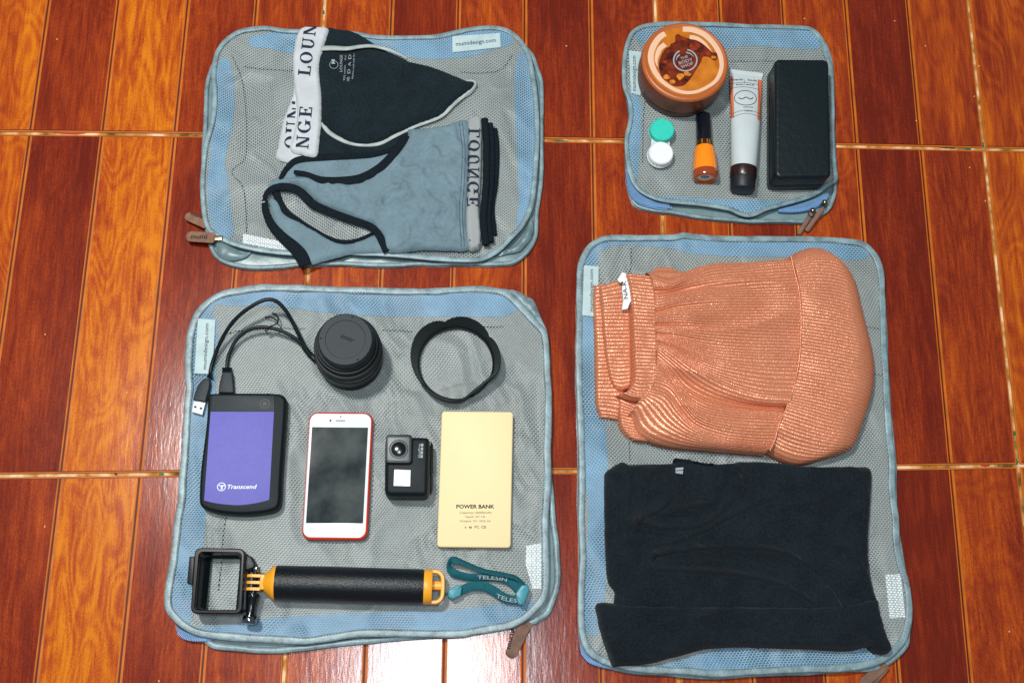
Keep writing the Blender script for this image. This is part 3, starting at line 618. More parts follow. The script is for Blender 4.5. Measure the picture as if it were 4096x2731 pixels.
cloth('corner_flap', px('Q', [(560,300),(740,355),(840,460),(900,465),(960,600),(1020,740),(1100,900),(960,770),(820,640),(680,520),(600,420)]), 9, 4, 6, 'bind', bagC, 3, amp=1.6, fs=12, seed=6)

# lower right
D_top = px('D1', [(300,62),(500,62),(700,58),(750,45),(800,50),(1000,65),(1300,68),(1600,70),(1800,85),(1900,105),(1960,160),(2000,230),(2020,320),(2030,500),(2035,700),(2045,900),(2055,1100),(2070,1300),(2085,1450)], 'D2', [(2088,150),(2090,300),(2110,450),(2115,600),(2140,740),(2175,850),(2195,970),(2197,1080),(2180,1170),(2150,1240),(2080,1318),(1980,1378),(1850,1408),(1700,1422),(1500,1425),(1200,1440),(950,1455),(800,1440),(500,1425),(300,1390),(180,1330),(120,1250),(95,1130),(93,1000),(97,850),(105,700),(97,500),(100,300),(100,150)], 'D1', [(100,1500),(95,1300),(85,1000),(80,800),(85,600),(85,400),(90,260),(120,180),(160,120),(220,80)])
D_base = px('D1', [(300,75),(700,68),(1000,78),(1600,84),(1880,115),(1950,170),(2000,260),(2030,500),(2045,900),(2075,1300)], 'D2', [(2092,150),(2096,300),(2110,500),(2150,760),(2190,970),(2194,1080),(2180,1190),(2165,1262),(2060,1372),(1950,1412),(1800,1425),(1500,1440),(1200,1455),(950,1466),(700,1450),(400,1425),(250,1390),(150,1350),(118,1280),(100,1130),(95,1000),(100,700),(95,400),(97,150)], 'D1', [(92,1300),(82,1000),(86,600),(95,300),(150,140),(220,90)])
D_blue = [px('D1', [(140,250),(180,130),(330,85),(700,75),(1200,90),(1500,95),(1800,110),(1930,170),(1860,220),(1500,200),(1100,200),(800,180),(700,150),(500,130),(330,130),(230,170),(225,250)]),
  px('D1', [(115,560),(195,560),(230,700),(250,1100),(270,1250),(280,1480)], 'D2', [(280,150),(275,500),(270,900),(230,1150),(200,1200),(160,1180),(120,1100),(140,900),(160,400),(130,150)], 'D1', [(120,1300),(110,900)]),
  px('D2', [(330,1350),(600,1380),(900,1300),(1100,1270),(1400,1290),(1750,1290),(1950,1260),(2090,1300),(1950,1375),(1500,1395),(1200,1410),(900,1425),(500,1400)])]
bagD, znD, zlD = bag('tall grey and blue mesh packing cube under the peach trousers and the dark folded top', D_top, D_base, D_blue, 7.6, 51, rot=0.03, cell=(3.7,2.35))
brand_label(bagD, px('D1', [(135,252),(228,258),(222,576),(124,566)]), ZT, *px('D1', [(192,545),(192,278)]), 15)
care_label(bagD, px('E', [(870,-50),(1115,-60),(1168,610),(935,620)])[:0] or px('D2', [(2025,812),(2120,804),(2150,1078),(2052,1084)]), ZT-2.0, [('wash by hand do not bleach', *px('D2', [(2092,1070),(2062,825)]), 7), ('made in China 100% nylon', *px('D2', [(2122,1070),(2090,815)]), 7)])
zipper(bagD, px('D2', [(108,1255),(118,1305),(160,1360),(240,1390),(330,1402)]), px('D2', [(112,1240),(160,1310),(240,1362),(320,1392)]), 9, px('D2', [(122,1305),(165,1348),(240,1376)]))
tab(bagD, *px('E', [(520,1600),(880,1280)]), 11, 1, 7, 'leather2'); tab(bagD, *px('E', [(640,1600),(900,1300)]), 9, 0, 6, 'leather2')

# ------------------------------------------------------------------ helpers for the things on the nets
Z0 = 13.0
def mmpp(p, z): a, b = U([p, (p[0]+1, p[1])], z); return abs(b[0]-a[0])
def at(crop, p, z): return U(px(crop, [p]), z)[0]
def rings(stack):
    """list of (n x 2 outline, z) joined ring by ring"""
    n = len(stack[0][0]); V = np.concatenate([np.c_[p, np.full(n, z)] for p, z in stack]); F = []
    for k in range(len(stack)-1):
        for i in range(n): j = (i+1) % n; F.append((k*n+i, k*n+j, (k+1)*n+j, (k+1)*n+i))
    return V, F
def slab(P, z0, z1, r=.4, k=3): return prism(P, rprof(z0, z1, r, k))
def circ(c, rx, ry=None, n=40): t = np.linspace(0, 2*math.pi, n, endpoint=False); return np.c_[c[0]+rx*np.cos(t), c[1]+(ry or rx)*np.sin(t)]
def ringline(P, wd, z, th=.3): return sweep(np.c_[P, np.full(len(P), z)], wd/2, th/2, 6, True)

# ------------------------------------------------------------------ BLACK UNDERWEAR (upper left cube)
t = thing('underwear', 'black cotton underwear with a white lettered waistband, above the dusty blue bralette', 'underwear', at('A', (1200,450), 14), 0)
cloth('back_panel', px('A', [(880,88),(940,92),(1010,100),(1080,128),(1160,180),(1240,225),(1300,255),(1360,290),(1300,330),(1100,330),(880,300),(850,240)]), 13, 6, 7, 'blk', t, 3, amp=.5, seed=2)
cloth('back_panel', px('A', [(835,620),(900,690),(1000,750),(1100,765),(1250,740),(1340,690),(1362,720),(1330,780),(1200,825),(1050,845),(900,838),(810,822)]), 13, 4, 6, 'blk', t, 3, amp=.5, seed=5)
fp, zfp = cloth('front_panel', px('A', [(835,240),(1000,228),(1130,212),(1240,235),(1340,275),(1460,300),(1600,350),(1680,385),(1742,398),(1725,440),(1620,520),(1540,598),(1400,652),(1280,705),(1200,745),(1100,765),(1000,745),(900,680),(846,625),(840,480)]), 15, 8, 12, 'blk', t, 2.6, amp=2.4, fs=26, seed=9,
  creases=[(px('A', [(950,560),(1100,620),(1250,640),(1400,600)]), 7, 1.2), (px('A', [(1100,460),(1300,470),(1500,500),(1620,510)]), 6, .9), (px('A', [(1500,330),(1600,400),(1640,480)]), 5, -.9)])
strip('trim', px('A', [(852,640),(900,700),(1000,752),(1100,768),(1190,760),(1280,715),(1400,658),(1540,604),(1620,530),(1700,462),(1742,425),(1735,398),(1690,398)]), 17.5, [5.2,5,4.4,4.2,4.6,5,3.5], 2.2, 'trimw', t, tz=18)
strip('trim', px('A', [(850,216),(920,214),(1000,217),(1080,205),(1150,203),(1240,225),(1300,250),(1350,275)]), 23.6, [6.5,6,5,4.5,4.2,3.5,2.5], 2.4, 'trimw', t, tz=21)
strip('trim', px('A', [(1560,545),(1640,510),(1700,480),(1740,445)]), 15.5, [2,3.5,3.5,3], 2, 'trimw', t, tz=15)
w2, zw2 = cloth('waistband', px('A', [(700,410),(684,480),(652,560),(622,650),(602,750),(588,835),(640,866),(700,870),(748,835),(770,600),(760,420)]), 13.5, 4, 3.5, 'band', t, 2.5, amp=.3, seed=3)
w1, zw1 = cloth('waistband', px('A', [(742,82),(810,80),(890,90),(872,160),(853,235),(838,300),(840,400),(850,500),(848,620),(838,720),(820,828),(740,822),(668,792),(690,700),(706,600),(702,500),(690,400),(682,290),(690,200),(712,118)]), 18, 6, 4, 'band', t, 2.5, amp=.5, fs=24, seed=4)
clip1 = ccw(smooth(W(23, 'A', [(748,70),(810,74),(886,92),(868,160),(848,235),(834,300),(836,400),(846,500),(844,620),(834,720),(812,824),(740,818),(674,790),(696,700),(712,600),(708,500),(696,400),(688,290),(696,200),(718,118)]), 3, True))
word('LOUNGE', *px('A', [(788,392),(846,-60)]), 62*.68889, zw1, 'bandink', w1, clip=clip1)
word('NGE', *px('A', [(778,812),(802,572)]), 66*.68889, zw1, 'bandink', w1, clip=clip1)
clip2 = ccw(smooth(W(18, 'A', [(704,420),(690,480),(658,560),(628,650),(608,750),(594,830),(640,862),(664,812),(676,740),(700,640),(706,560),(702,470)]), 3, True))
word('LOUNGE', *px('A', [(700,870),(742,395)]), 64*.68889, zw2, 'bandink', w2, clip=clip2)
c = at('O', (652,675), 23); mk('lettering', *join(sweep(np.c_[circ(c, 4.8, 4.8, 26), zfp(circ(c, 4.8, 4.8, 26))+.4], .28, .15, 6, True), put(glyphs('M', .03), *px('O', [(705,745),(700,605)]), 12, zfp),
  put(glyphs('LOUNGE'), *px('O', [(962,1025),(975,450)]), 10, zfp), put(glyphs('95% cotton'), *px('O', [(1060,1350),(1085,800)]), 7, zfp), put(glyphs('5% ela'), *px('O', [(1095,620),(1100,450)]), 6, zfp),
  put(glyphs('XB'), *px('O', [(1215,1395),(1220,1240)]), 10, zfp), put(glyphs('D'), *px('O', [(1245,1110),(1245,960)]), 11, zfp), put(glyphs('A'), *px('O', [(1262,850),(1262,690)]), 10, zfp), put(glyphs('D'), *px('O', [(1275,590),(1275,430)]), 11, zfp),
  put(glyphs('Machine wash with like'), *px('O', [(1350,1310),(1400,400)]), 6, zfp)), 'greyink', fp, sm=False)

# ------------------------------------------------------------------ DUSTY BLUE BRALETTE
t = thing('bralette', 'dusty blue bralette with black edging, folded sideways below the black underwear', 'bralette', at('A', (1200,1050), 14), 0)
cloth('lining_layer', px('A', [(535,1010),(560,975),(600,945),(640,890),(720,850),(860,832),(1100,820),(1290,770),(1350,700),(1400,760),(1200,960),(900,1010),(700,1005),(600,1010)]), 12.5, 4, 6, 'bluec', t, 3, amp=.8, seed=1)
cloth('side_strap', px('A', [(548,1085),(600,1090),(640,1170),(720,1210),(820,1265),(950,1335),(1060,1325),(1170,1290),(1215,1340),(1240,1388),(1120,1398),(1000,1405),(850,1445),(785,1455),(735,1380),(650,1310),(580,1220)]), 13, 5, 6, 'bluec', t, 3, amp=.9, seed=6,
  creases=[(px('A', [(700,1280),(850,1340),(930,1350),(1040,1345)]), 3, -1.5)])
bodyp, zbo = cloth('front_panel', px('A', [(560,1010),(600,965),(680,950),(760,945),(860,970),(1000,975),(1110,950),(1230,870),(1320,780),(1352,700),(1352,672),(1450,666),(1560,650),(1700,625),(1712,800),(1706,1000),(1690,1200),(1712,1362),(1600,1376),(1450,1372),(1238,1388),(1200,1290),(1140,1225),(1030,1180),(900,1130),(800,1080),(760,1030),(700,1000),(620,1000)]), 15, 9, 11, 'bluec', t, 2.2, amp=3.6, fs=15, seed=13,
  creases=[(px('A', [(830,1010),(900,1060),(1000,1090)]), 5, 1.6), (px('A', [(1380,700),(1450,820),(1400,950),(1300,1000)]), 7, 1.2), (px('A', [(1300,1100),(1420,1060),(1560,1040)]), 5, 1.4), (px('A', [(1250,1180),(1360,1150),(1480,1170),(1600,1120)]), 4, 1.4), (px('A', [(1230,1280),(1380,1240),(1500,1260)]), 5, 1.2), (px('A', [(1550,720),(1600,850),(1560,960)]), 6, 1.1), (px('A', [(1400,1340),(1440,1280),(1500,1220)]), 4, 1.2)])
strip('edging', px('A', [(610,965),(650,900),(715,852),(860,838),(1000,832),(1150,822),(1280,780),(1350,700)]), 17.5, [5,8,8.5,8,7,6,4], 2.6, 'trimk', t, tz=19)
strip('edging', px('A', [(690,925),(760,938),(850,972),(960,978),(1080,962),(1190,900),(1275,810),(1345,712)]), 22.5, [5,7,10,11,11,10,9,9], 2.6, 'trimk', t, tz=23)
strip('edging', px('A', [(515,1095),(530,1050),(575,1015),(650,1010),(715,1030),(765,1075),(805,1112),(900,1155),(1000,1192),(1100,1225),(1150,1250),(1190,1300),(1228,1385)]), 21, [4,7,9,9,10,9,8.5,8.5,8,8,9,8.5], 2.6, 'trimk', t, tz=22)
strip('edging', px('A', [(520,1090),(525,1150),(560,1230),(620,1298),(690,1360),(735,1415),(755,1465)]), 20, [7,8,10,11,13,15,14], 2.6, 'trimk', t, tz=21)
strip('edging', px('A', [(585,1040),(605,1100),(650,1160),(720,1205),(800,1255),(880,1300),(960,1328),(1050,1322),(1150,1278)]), 16, [9,9,6.5,4,4,4.5,5,4,3], 2.6, 'trimk', t, tz=17)
tg = mk('thread_end', *sweep(np.c_[smooth(W(20, 'M', [(1345,60),(1390,70),(1410,110),(1360,120)]), .8), np.full(len(smooth(W(20, 'M', [(1345,60),(1390,70),(1410,110),(1360,120)]), .8)), 21.)], .9, n=6), 'trimw', t)
bnd, zbn = cloth('lettered_band', px('A', [(1700,622),(1776,612),(1782,800),(1776,1000),(1768,1150),(1776,1350),(1706,1366),(1688,1200),(1698,1000),(1706,800)]), 15, 11.2, 2.5, 'gband', t, 2.2, amp=.2, seed=3)
word('LOUNGE', *px('A', [(1768,700),(1760,1148)]), 60*.68889, zbn, 'bandink', bnd, mirror=True)
mk('lettering', *put((np.array([(0,0),(1,0),(1,1),(0,1)]), [(0,1,2,3)]), *px('A', [(1772,1328),(1774,1340)]), 62*.68889, zbn, True), 'bandink', bnd, sm=False)
for i, (a, b, dz) in enumerate((( (1797,612), (1806,1345), 25.), ((1826,640), (1832,1330), 22.), ((1852,672), (1850,1290), 18.))):
    P = px('A', [a, (a[0]+12, a[1]+120), ((a[0]+b[0])/2+6, (a[1]+b[1])/2), (b[0]-14, b[1]-160), b]); strip('folded_edge', P, dz-2, 8.2, 5., 'trimk', t, tz=dz, wob=1.2, seed=i)
q = W(24, 'A', [(1660,640),(1676,800),(1670,1000),(1660,1150),(1672,1360)]); parts = []
for off in (-1.7, 1.7):
    s_ = resample(smooth(q, 3), 75)+[off, 0]; z_ = zbo(s_)+.3
    for a, b in zip(s_[:-1:1], z_): parts.append((np.array([(a[0]-.3, a[1]-.8, b), (a[0]+.3, a[1]-.8, b), (a[0]+.3, a[1]+.8, b), (a[0]-.3, a[1]+.8, b)]), [(0,1,2,3)]))
x = mk('stitching', *join(*parts), 'ink', bodyp, sm=False); x['kind'] = 'stuff'

# ------------------------------------------------------------------ JAR
zj = 62.; cj = at('J', (843,608), zj); rj = 606*.28703*mmpp((2742,245), zj)
t = thing('cosmetic_jar', 'round orange body butter jar with an amber picture and pale swirls on its lid', 'jar', cj, 13)
mk('jar_body', *lathe([cj[0], cj[1], 12.5], [(rj*.86,0),(rj*.93,2),(rj*.955,6),(rj*.965,18),(rj*.95,21)], 72), 'jarb', t)
lid = mk('lid', *lathe([cj[0], cj[1], 0], [(rj,58.7),(rj*.99,60.4),(rj*.965,61.6),(rj*.935,62),(rj*.92,61.7)], 80), 'jar', t, ang=30)
mk('lid_wall', *lathe([cj[0], cj[1], 0], [(rj*.975,30),(rj*.99,31),(rj,34),(rj,58.7)], 80, cap=False), 'jar_shade', lid)
mk('printed_disc', *prism(circ(cj, rj*.86, None, 72), [(0,61.6),(0,62.0),(.2,62.05)]), 'gprint', lid)
pz = 62.2
V, F = fill(smooth(W(pz, 'J', [(700,260),(750,235),(790,270),(860,290),(950,300),(1100,370),(1200,450),(1240,490),(1280,500),(1285,590),(1230,600),(1180,560),(1090,550),(1060,620),(1000,720),(930,830),(850,930),(780,960),(680,960),(600,900),(520,850),(480,750),(475,640),(500,540),(560,440),(620,410),(640,370),(700,340)]), 1.5, True), 4, lambda q: np.full(len(q), pz)); mk('amber_picture', V, F, 'amber', lid, sm=False)
V, F = fill(smooth(W(pz, 'J', [(1095,560),(1180,600),(1260,650),(1290,760),(1270,880),(1180,960),(1050,1000),(900,1000),(840,950),(930,840),(1010,720),(1070,610)]), 1.5, True), 4, lambda q: np.full(len(q), pz+.1)); mk('golden_picture', V, F, 'gprint', lid, sm=False)
k = .28703*mmpp((2742,245), zj)
for x_, y_, r_, sd_, m_ in ((580,840,42,1,'gold_bit'),(660,900,36,2,'gold_bit'),(760,820,50,3,'gold_bit'),(860,790,38,4,'gold_bit'),(640,760,30,5,'red_bit'),(960,410,60,6,'red_bit'),(1150,500,44,7,'red_bit'),(800,300,34,8,'red_bit'),(560,620,34,9,'red_bit'),(1230,560,26,10,'gold_bit')):
    rs = np.random.RandomState(sd_); mk('picture_detail', *prism(smooth(W(pz, 'J', [(x_+r_*(.6+.7*rs.rand())*math.cos(a)*1.3, y_+r_*(.5+.7*rs.rand())*math.sin(a)) for a in np.linspace(0, 6.28, 9)[:-1]]), 1., True), [(0,pz),(0,pz+.12)]), m_, lid, sm=False)
for P, wd in (([(805,167),(950,178),(1100,240),(1220,350),(1310,490),(1345,620),(1335,750),(1270,880),(1150,970),(1000,1035),(850,1050),(700,1010),(550,920),(450,810),(385,690),(358,560),(385,430),(445,325),(510,258),(560,232)], [72,78,76,70,64,56,52,48,42,42,44,46,50,60,68,74,76,74,72]),
              ([(900,275),(1000,295),(1090,350),(1160,420),(1222,492)], [58,56,44,26,4]), ([(560,378),(490,435),(452,520),(436,610),(456,692)], [66,62,52,36,6])):
    strip('swirl', px('J', P), pz+.2, [v*k*1.12 for v in wd], .3, 'swirl', lid, tz=pz, step=1.5)
arc = [(840+162*math.cos(a), 600-148*math.sin(a)) for a in np.radians(np.linspace(80, -240, 40))]
lg = strip('emblem', px('J', arc), pz+.35, 20*k, .3, 'greyink', lid, tz=pz, step=1.)
strip('emblem', px('J', [(760,525),(725,560),(712,610)]), pz+.35, [20*k,16*k,3*k], .3, 'greyink', lid, tz=pz, step=1.); strip('emblem', px('J', [(850,490),(910,510),(960,555)]), pz+.35, [18*k,16*k,4*k], .3, 'greyink', lid, tz=pz, step=1.)
texts([('THE', *px('J', [(782,592),(884,560)]), 38*.287), ('BODY', *px('J', [(758,660),(948,602)]), 46*.287), ('SHOP', *px('J', [(792,712),(958,655)]), 44*.287)], pz+.45, 'greyink', lid, bold=.01)

# ------------------------------------------------------------------ CONTACT LENS CASE
ca_, cb_ = at('L', (478,335), 28), at('L', (458,742), 28); r1 = 212*.22959*mmpp((2650,520), 28)
t = thing('contact_lens_case', 'small contact lens case with one turquoise and one white screw cap', 'lens case', (ca_+cb_)/2, 13)
d = (cb_-ca_)/np.linalg.norm(cb_-ca_); n_ = np.array([-d[1], d[0]])
P = rquad([ca_+n_*r1*.78-d*2, cb_+n_*r1*.78+d*2, cb_-n_*r1*.78+d*2, ca_-n_*r1*.78-d*2], 3)
mk('case_body', *join(lathe([ca_[0], ca_[1], 12.5], [(r1*.8,0),(r1*1.0,3),(r1*1.04,6),(r1*1.0,7)], 40), lathe([cb_[0], cb_[1], 12.5], [(r1*.8,0),(r1*1.02,3),(r1*1.08,6),(r1*1.04,7)], 40), slab(P, 15, 20, .8)), 'clear', t)
for cc, m in ((ca_, 'tealcap'), (cb_, 'wcap')):
    n = 60; th = np.linspace(0, 2*math.pi, n, endpoint=False); kn = 1+.018*(np.arange(n) % 3 == 0)
    mk('screw_cap', *rings([(np.c_[cc[0]+r1*1.0*kn*np.cos(th), cc[1]+r1*1.0*kn*np.sin(th)], 18.5), (np.c_[cc[0]+r1*kn*np.cos(th), cc[1]+r1*kn*np.sin(th)], 26.6), (circ(cc, r1*.95, None, n), 27.8), (circ(cc, r1*.9, None, n), 28.1), (circ(cc, r1*.86, None, n), 27.7), (circ(cc, .05, None, n), 27.7)]), m, t, ang=35)

# ------------------------------------------------------------------ NAIL POLISH
A_, B_ = at('L', (1188,95), 22), at('L', (1232,1190), 27); ax = np.array([*(B_-A_), 4.]); Ln = np.linalg.norm(ax); ax /= Ln; o0 = np.array([A_[0], A_[1], 22.]); kk = Ln/66.
t = thing('nail_polish_bottle', 'orange nail polish bottle with a black cap, lying on its side', 'nail polish', (A_+B_)/2, 13)
mk('cap', *lathe(o0, [(7.0,-1.2),(8.2,-.2),(8.5,1.5),(9.0,28*kk)], 40, ax), 'blackcap', t)
mk('neck_ring', *lathe(o0, [(9.2,28*kk),(9.5,28.4*kk),(9.8,33.5*kk)], 40, ax), 'brown', t)
Xn = np.cross(ax, [0,0,1.]); Xn /= np.linalg.norm(Xn); Yn = np.cross(Xn, ax)
for a in (15, 62, 100, 118, 160):
    r_ = math.radians(a); c0 = o0+ax*28.6*kk+(Xn*math.cos(r_)+Yn*math.sin(r_))*9.5; c1 = o0+ax*33.3*kk+(Xn*math.cos(r_)+Yn*math.sin(r_))*9.85
    mk('brass_stripe', *sweep([c0, c1], .8, .25, 6, up=(Xn*math.cos(r_)+Yn*math.sin(r_))), 'brass', t)
mk('polish_bottle', *lathe(o0, [(9.4,33.6*kk),(10.6,34.2*kk),(12.0,38*kk),(13.6,50*kk),(14.4,59*kk)], 48, ax), 'polish', t)
mk('glass_base', *lathe(o0, [(14.4,59*kk),(14.7,60*kk),(14.6,64*kk),(13.8,66*kk),(12.6,66.6*kk),(11.5,66*kk),(10.8,64.8*kk)], 48, ax), 'polishd', t)
mk('polish_floor', *lathe(o0, [(11.,64.9*kk),(10.6,65.1*kk)], 40, ax), 'polish', t)
stc = lathe(o0+Xn*1.2+Yn*1.4, [(7.2,65.2*kk),(7.2,65.4*kk)], 32, ax); sk_ = mk('sticker', *stc, 'care', t, sm=False)
pb = []
for i, (u0, u1, v0, v1) in enumerate(((-5,-3.6,-1,3),(-3.2,-2.8,-1,4.5),(-2.4,-1.2,-1,4.5),(-.8,-.4,-1,5),(0,.9,-1,5),(1.3,1.6,-1,5),(2,3,-1,4.5),(3.4,3.8,-1,4),(4.2,5,-1,3),(-4,4,-2.6,-2.1),(-3,3,-4,-3.5))):
    pb.append((np.array([o0+Xn*(1.2+u)+Yn*(1.4+v)+ax*65.5*kk for u, v in ((u0,v0),(u1,v0),(u1,v1),(u0,v1))]), [(0,1,2,3)]))
mk('barcode', *join(*pb), 'ink', sk_, sm=False)

# ------------------------------------------------------------------ TUBE
Ta, Tb = at('B', (965,414), 15), at('B', (948,1035), 27)
t = thing('cream_tube', 'white and coral squeeze tube of body balm with a dark screw cap', 'tube', (Ta+Tb)/2, 13)
ns, nf = 60, 64; D = Tb-Ta; Lt = np.linalg.norm(D); D /= Lt; Nn = np.array([-D[1], D[0]])
def tsec(s):   # half width, half height
    hw = 19.6+(14.6-19.6)*s**1.25; hh = 1.+13.2*(1-(1-s)**1.7); return hw, hh
V = []
for s_ in np.linspace(0, 1, ns):
    hw, hh = tsec(s_)
    for f in range(nf):
        a = 2*math.pi*f/nf; p = Ta+D*Lt*s_+Nn*hw*math.cos(a); V.append((p[0], p[1], Z0+hh+hh*math.sin(a)))
F = []; mi = []
for i in range(ns-1):
    for f in range(nf):
        g_ = (f+1) % nf; F.append((i*nf+f, i*nf+g_, (i+1)*nf+g_, (i+1)*nf+f))
        s_ = (i+.5)/(ns-1); ca = math.cos(2*math.pi*(f+.5)/nf); mi.append(1 if (.03 < s_ < .50+.035*(1-abs(ca))*1.6 and abs(ca+.04) > .77) else 0)
F.append(tuple(range(nf))); mi.append(0)
tb = mk('tube_body', V, F, None, t, mats=['tubew','tubep'], midx=mi, ang=60)
def ztube(q):
    q = np.atleast_2d(q)[:,:2]; s_ = np.clip(((q-Ta)@D)/Lt, 0, 1); lt_ = (q-Ta)@Nn; hw = 19.6-5*s_**1.25; hh = 1.+13.2*(1-(1-s_)**1.7)
    return Z0+hh+hh*np.sqrt(np.clip(1-(lt_/hw)**2, 0, 1))
P = np.array([Ta-D*5.2-Nn*20, Ta-D*5.2+Nn*20, Ta+D*.5+Nn*19.8, Ta+D*.5-Nn*19.8]); mk('crimp', *slab(P, 13.2, 15.4, .3), 'tubew', tb)
zt_ = lambda q: ztube(q)+.05
def tline(pts, wd=.45): P = smooth(W(20, 'B', pts), 1.5); return sweep(np.c_[P, zt_(P)+.2], wd/2, .12, 6)
mk('print', *join(*[tline(p) for p in ([(858,468),(950,462),(1048,474)], [(858,503),(950,497),(1048,511)], [(862,688),(950,676),(1052,690)], [(864,714),(950,700),(1054,716)], [(957,440),(957,468)], [(860,440),(862,715)], [(1048,446),(1052,716)])]+
  [tline([(953+72*math.cos(a), 582-56*math.sin(a)) for a in np.linspace(0, 2*math.pi, 26)], .8), tline([(906,578),(918,588),(932,590),(946,581),(955,577),(964,581),(978,590),(992,588),(1003,578)], 1.1)]), 'ink', tb)
for s_, a, b, h in (('frank', (864,456), (944,456), 10), ('body', (974,458), (1036,462), 10), ('BODY BALM', (893,493), (1013,495), 6), ('AMODER', (925,667), (993,667), 5), ('100ml', (933,696), (985,696), 5)): mk('lettering', *put(glyphs(s_, .012), *px('B', [a, b]), h, zt_), 'ink', tb, sm=False)
ct = np.array([Tb[0], Tb[1], 27.2]); a3 = np.array([D[0], D[1], -.02])
mk('cap', *lathe(ct, [(14.2,-1),(15.2,-.6),(15.4,.6),(15.4,11),(14.8,12.4)], 48, a3), 'tubecap', t)
mk('cap_end', *lathe(ct, [(14.4,12),(14.4,13),(14.2,25),(13.4,26.5),(12,27)], 48, a3), 'tubeend', t)

# ------------------------------------------------------------------ BLACK CASE
t = thing('hard_case', 'long black leatherette hard case standing beside the squeeze tube', 'case', at('B', (1335,700), 14), 13)
q = W(50, 'B', [(1156,304),(1512,306),(1530,1085),(1156,1092)]); P = rquad(q, 6.5)
mk('lid', *prism(P, rprof(29, 50, 4.5, 6)), 'case', t, ang=20); mk('case_base', *prism(P, [(1.2,12.5),(0,14),(0,27.5),(.5,28.3)]), 'case', t)

# ------------------------------------------------------------------ HARD DRIVE
zt = 33.
top = px('C1', [(500,992),(820,985),(1085,992),(1142,1055)], 'C3', [(1032,60),(1022,330),(985,378),(860,402),(720,412),(560,400),(440,372),(388,318),(398,0)], 'C1', [(478,1060)])
P = ccw(smooth(U(top, zt), 3, True)); c = P.mean(0)
t = thing('hard_drive', 'violet portable hard drive in a black rubber shell, left of the phone', 'hard drive', c, 13)
P = rquad(U(px('C1', [(480,990),(1146,996)], 'C3', [(1030,395),(386,372)]), zt), [9,9,9,9])
Pq = ccw(smooth(U(px('C1', [(484,1010),(510,990),(820,984),(1070,990),(1120,1010),(1145,1060)], 'C3', [(1036,100),(1026,300),(1005,355),(950,385),(830,405),(700,410),(560,398),(450,372),(400,340),(386,290),(397,50)], 'C1', [(470,1250)]), zt-3), 2.5, True))
mk('rubber_shell', *prism(Pq, [(1.5,12.5),(.2,15),(0,20),(0,27),(.8,30.5),(2.4,32.6),(3.6,33)]), 'rubber', t, ang=60)
mk('top_panel', *slab(rquad(W(zt, 'C1', [(522,1006),(1040,1010),(1040,1141),(507,1141)]), .8, 3), 32, 33.5, .2), 'dkgrey', t)
Vp = ccw(smooth(W(zt, 'C3', [(424,288),(426,297),(500,315),(600,328),(700,333),(800,322),(900,302),(934,290),(936,284)]), 3)); Vp = np.r_[U(px('C1', [(1038,1142),(507,1142)]), zt), smooth(W(zt, 'C3', [(424,296),(500,315),(600,328),(700,333),(800,322),(900,302),(936,288)]), 3)]
pn = mk('violet_panel', *slab(Vp, 32, 33.6, .25), 'purple', t)
text('Transcend', *px('C3', [(606,204),(838,202)]), 17.5, 33.75, 'whiteink', pn, bold=.02, shear=.25)
c = at('C3', (560,188), 33.7); rr = 16*mmpp((885,1945), 33); mk('emblem', *join(ringline(circ(c, rr, None, 28), .9, 33.75), put(glyphs('T', .05), *px('C3', [(538,206),(585,206)]), 16, 33.75)), 'whiteink', pn, sm=False)
c = at('C1', (960,1075), 33.5); rb = 34*.478*mmpp((1060,1610), 33); mk('button', *lathe([c[0], c[1], 33], [(rb*1.25,0),(rb*1.22,.7),(rb,.7),(rb*.98,.3),(rb*.6,.25),(rb*.55,.8),(.1,.85)], 32, cap=False), 'plast', t)

# ------------------------------------------------------------------ USB CABLE
t = thing('usb_cable', 'black two headed usb cable looped above the hard drive, one plug loose', 'cable', at('C1', (900,500), 14), 13)
def cab(pts, zs, r, name='cable', m='plast'):
    P = np.array([[*U([q], z)[0], z] for q, z in zip(px('C1', pts), zs)]); P = smooth(P, 2); return mk(name, *sweep(P, r, n=12), m, t)
cab([(503,815),(520,740),(555,640),(600,540),(665,430),(750,335),(850,262),(940,215),(1010,205),(1070,228),(1130,290),(1180,370),(1230,470),(1275,560),(1330,655),(1375,705),(1412,738)], [17,18,22,28,36,43,48,50,50,48,44,38,32,26,21,18,17], 2.15)
cab([(643,775),(650,700),(680,615),(730,535),(805,472),(900,438),(1000,440),(1100,468),(1195,515),(1270,575),(1320,640),(1365,692),(1405,735)], [17,18,21,24,27,29,29,28,26,23,20,18,16.8], 2.0)
mk('strain_relief', *sweep(np.array([[*at('C1', p, 19), 19] for p in ((1285,595),(1330,655),(1380,705))]), 3.2, 2.6, 10), 'plast', t)
mk('plug', *prism(W(22, 'C1', [(602,822),(612,808),(680,808),(692,822),(702,985),(574,985),(578,920)]), rprof(14, 23, 1.5)), 'dkgrey', t)
for y in (780, 793, 806): mk('grip_ring', *sweep(np.array([[*at('C1', (x, y), 19), 18] for x in (605, 684)]), 1.3, 2.6, 8), 'plast', t)
pl = mk('plug', *prism(smooth(W(21, 'C1', [(478,862),(497,868),(504,900),(498,950),(480,1010),(463,1062),(412,1056),(362,1045),(375,990),(395,935),(420,895),(445,872)]), 2, True), rprof(14.5, 22, 1.5)), 'dkgrey', t)
for p0, p1 in (((480,850),(522,862)), ((486,834),(520,842)), ((492,818),(518,824))): mk('grip_ring', *sweep(np.array([[*at('C1', p, 18), 18] for p in (p0, p1)]), 1.2, 2.2, 8), 'plast', t)
mp_ = mk('metal_plug', *slab(W(20, 'C1', [(367,1048),(465,1060),(437,1168),(350,1142)]), 15.5, 20, .4), 'care', t)
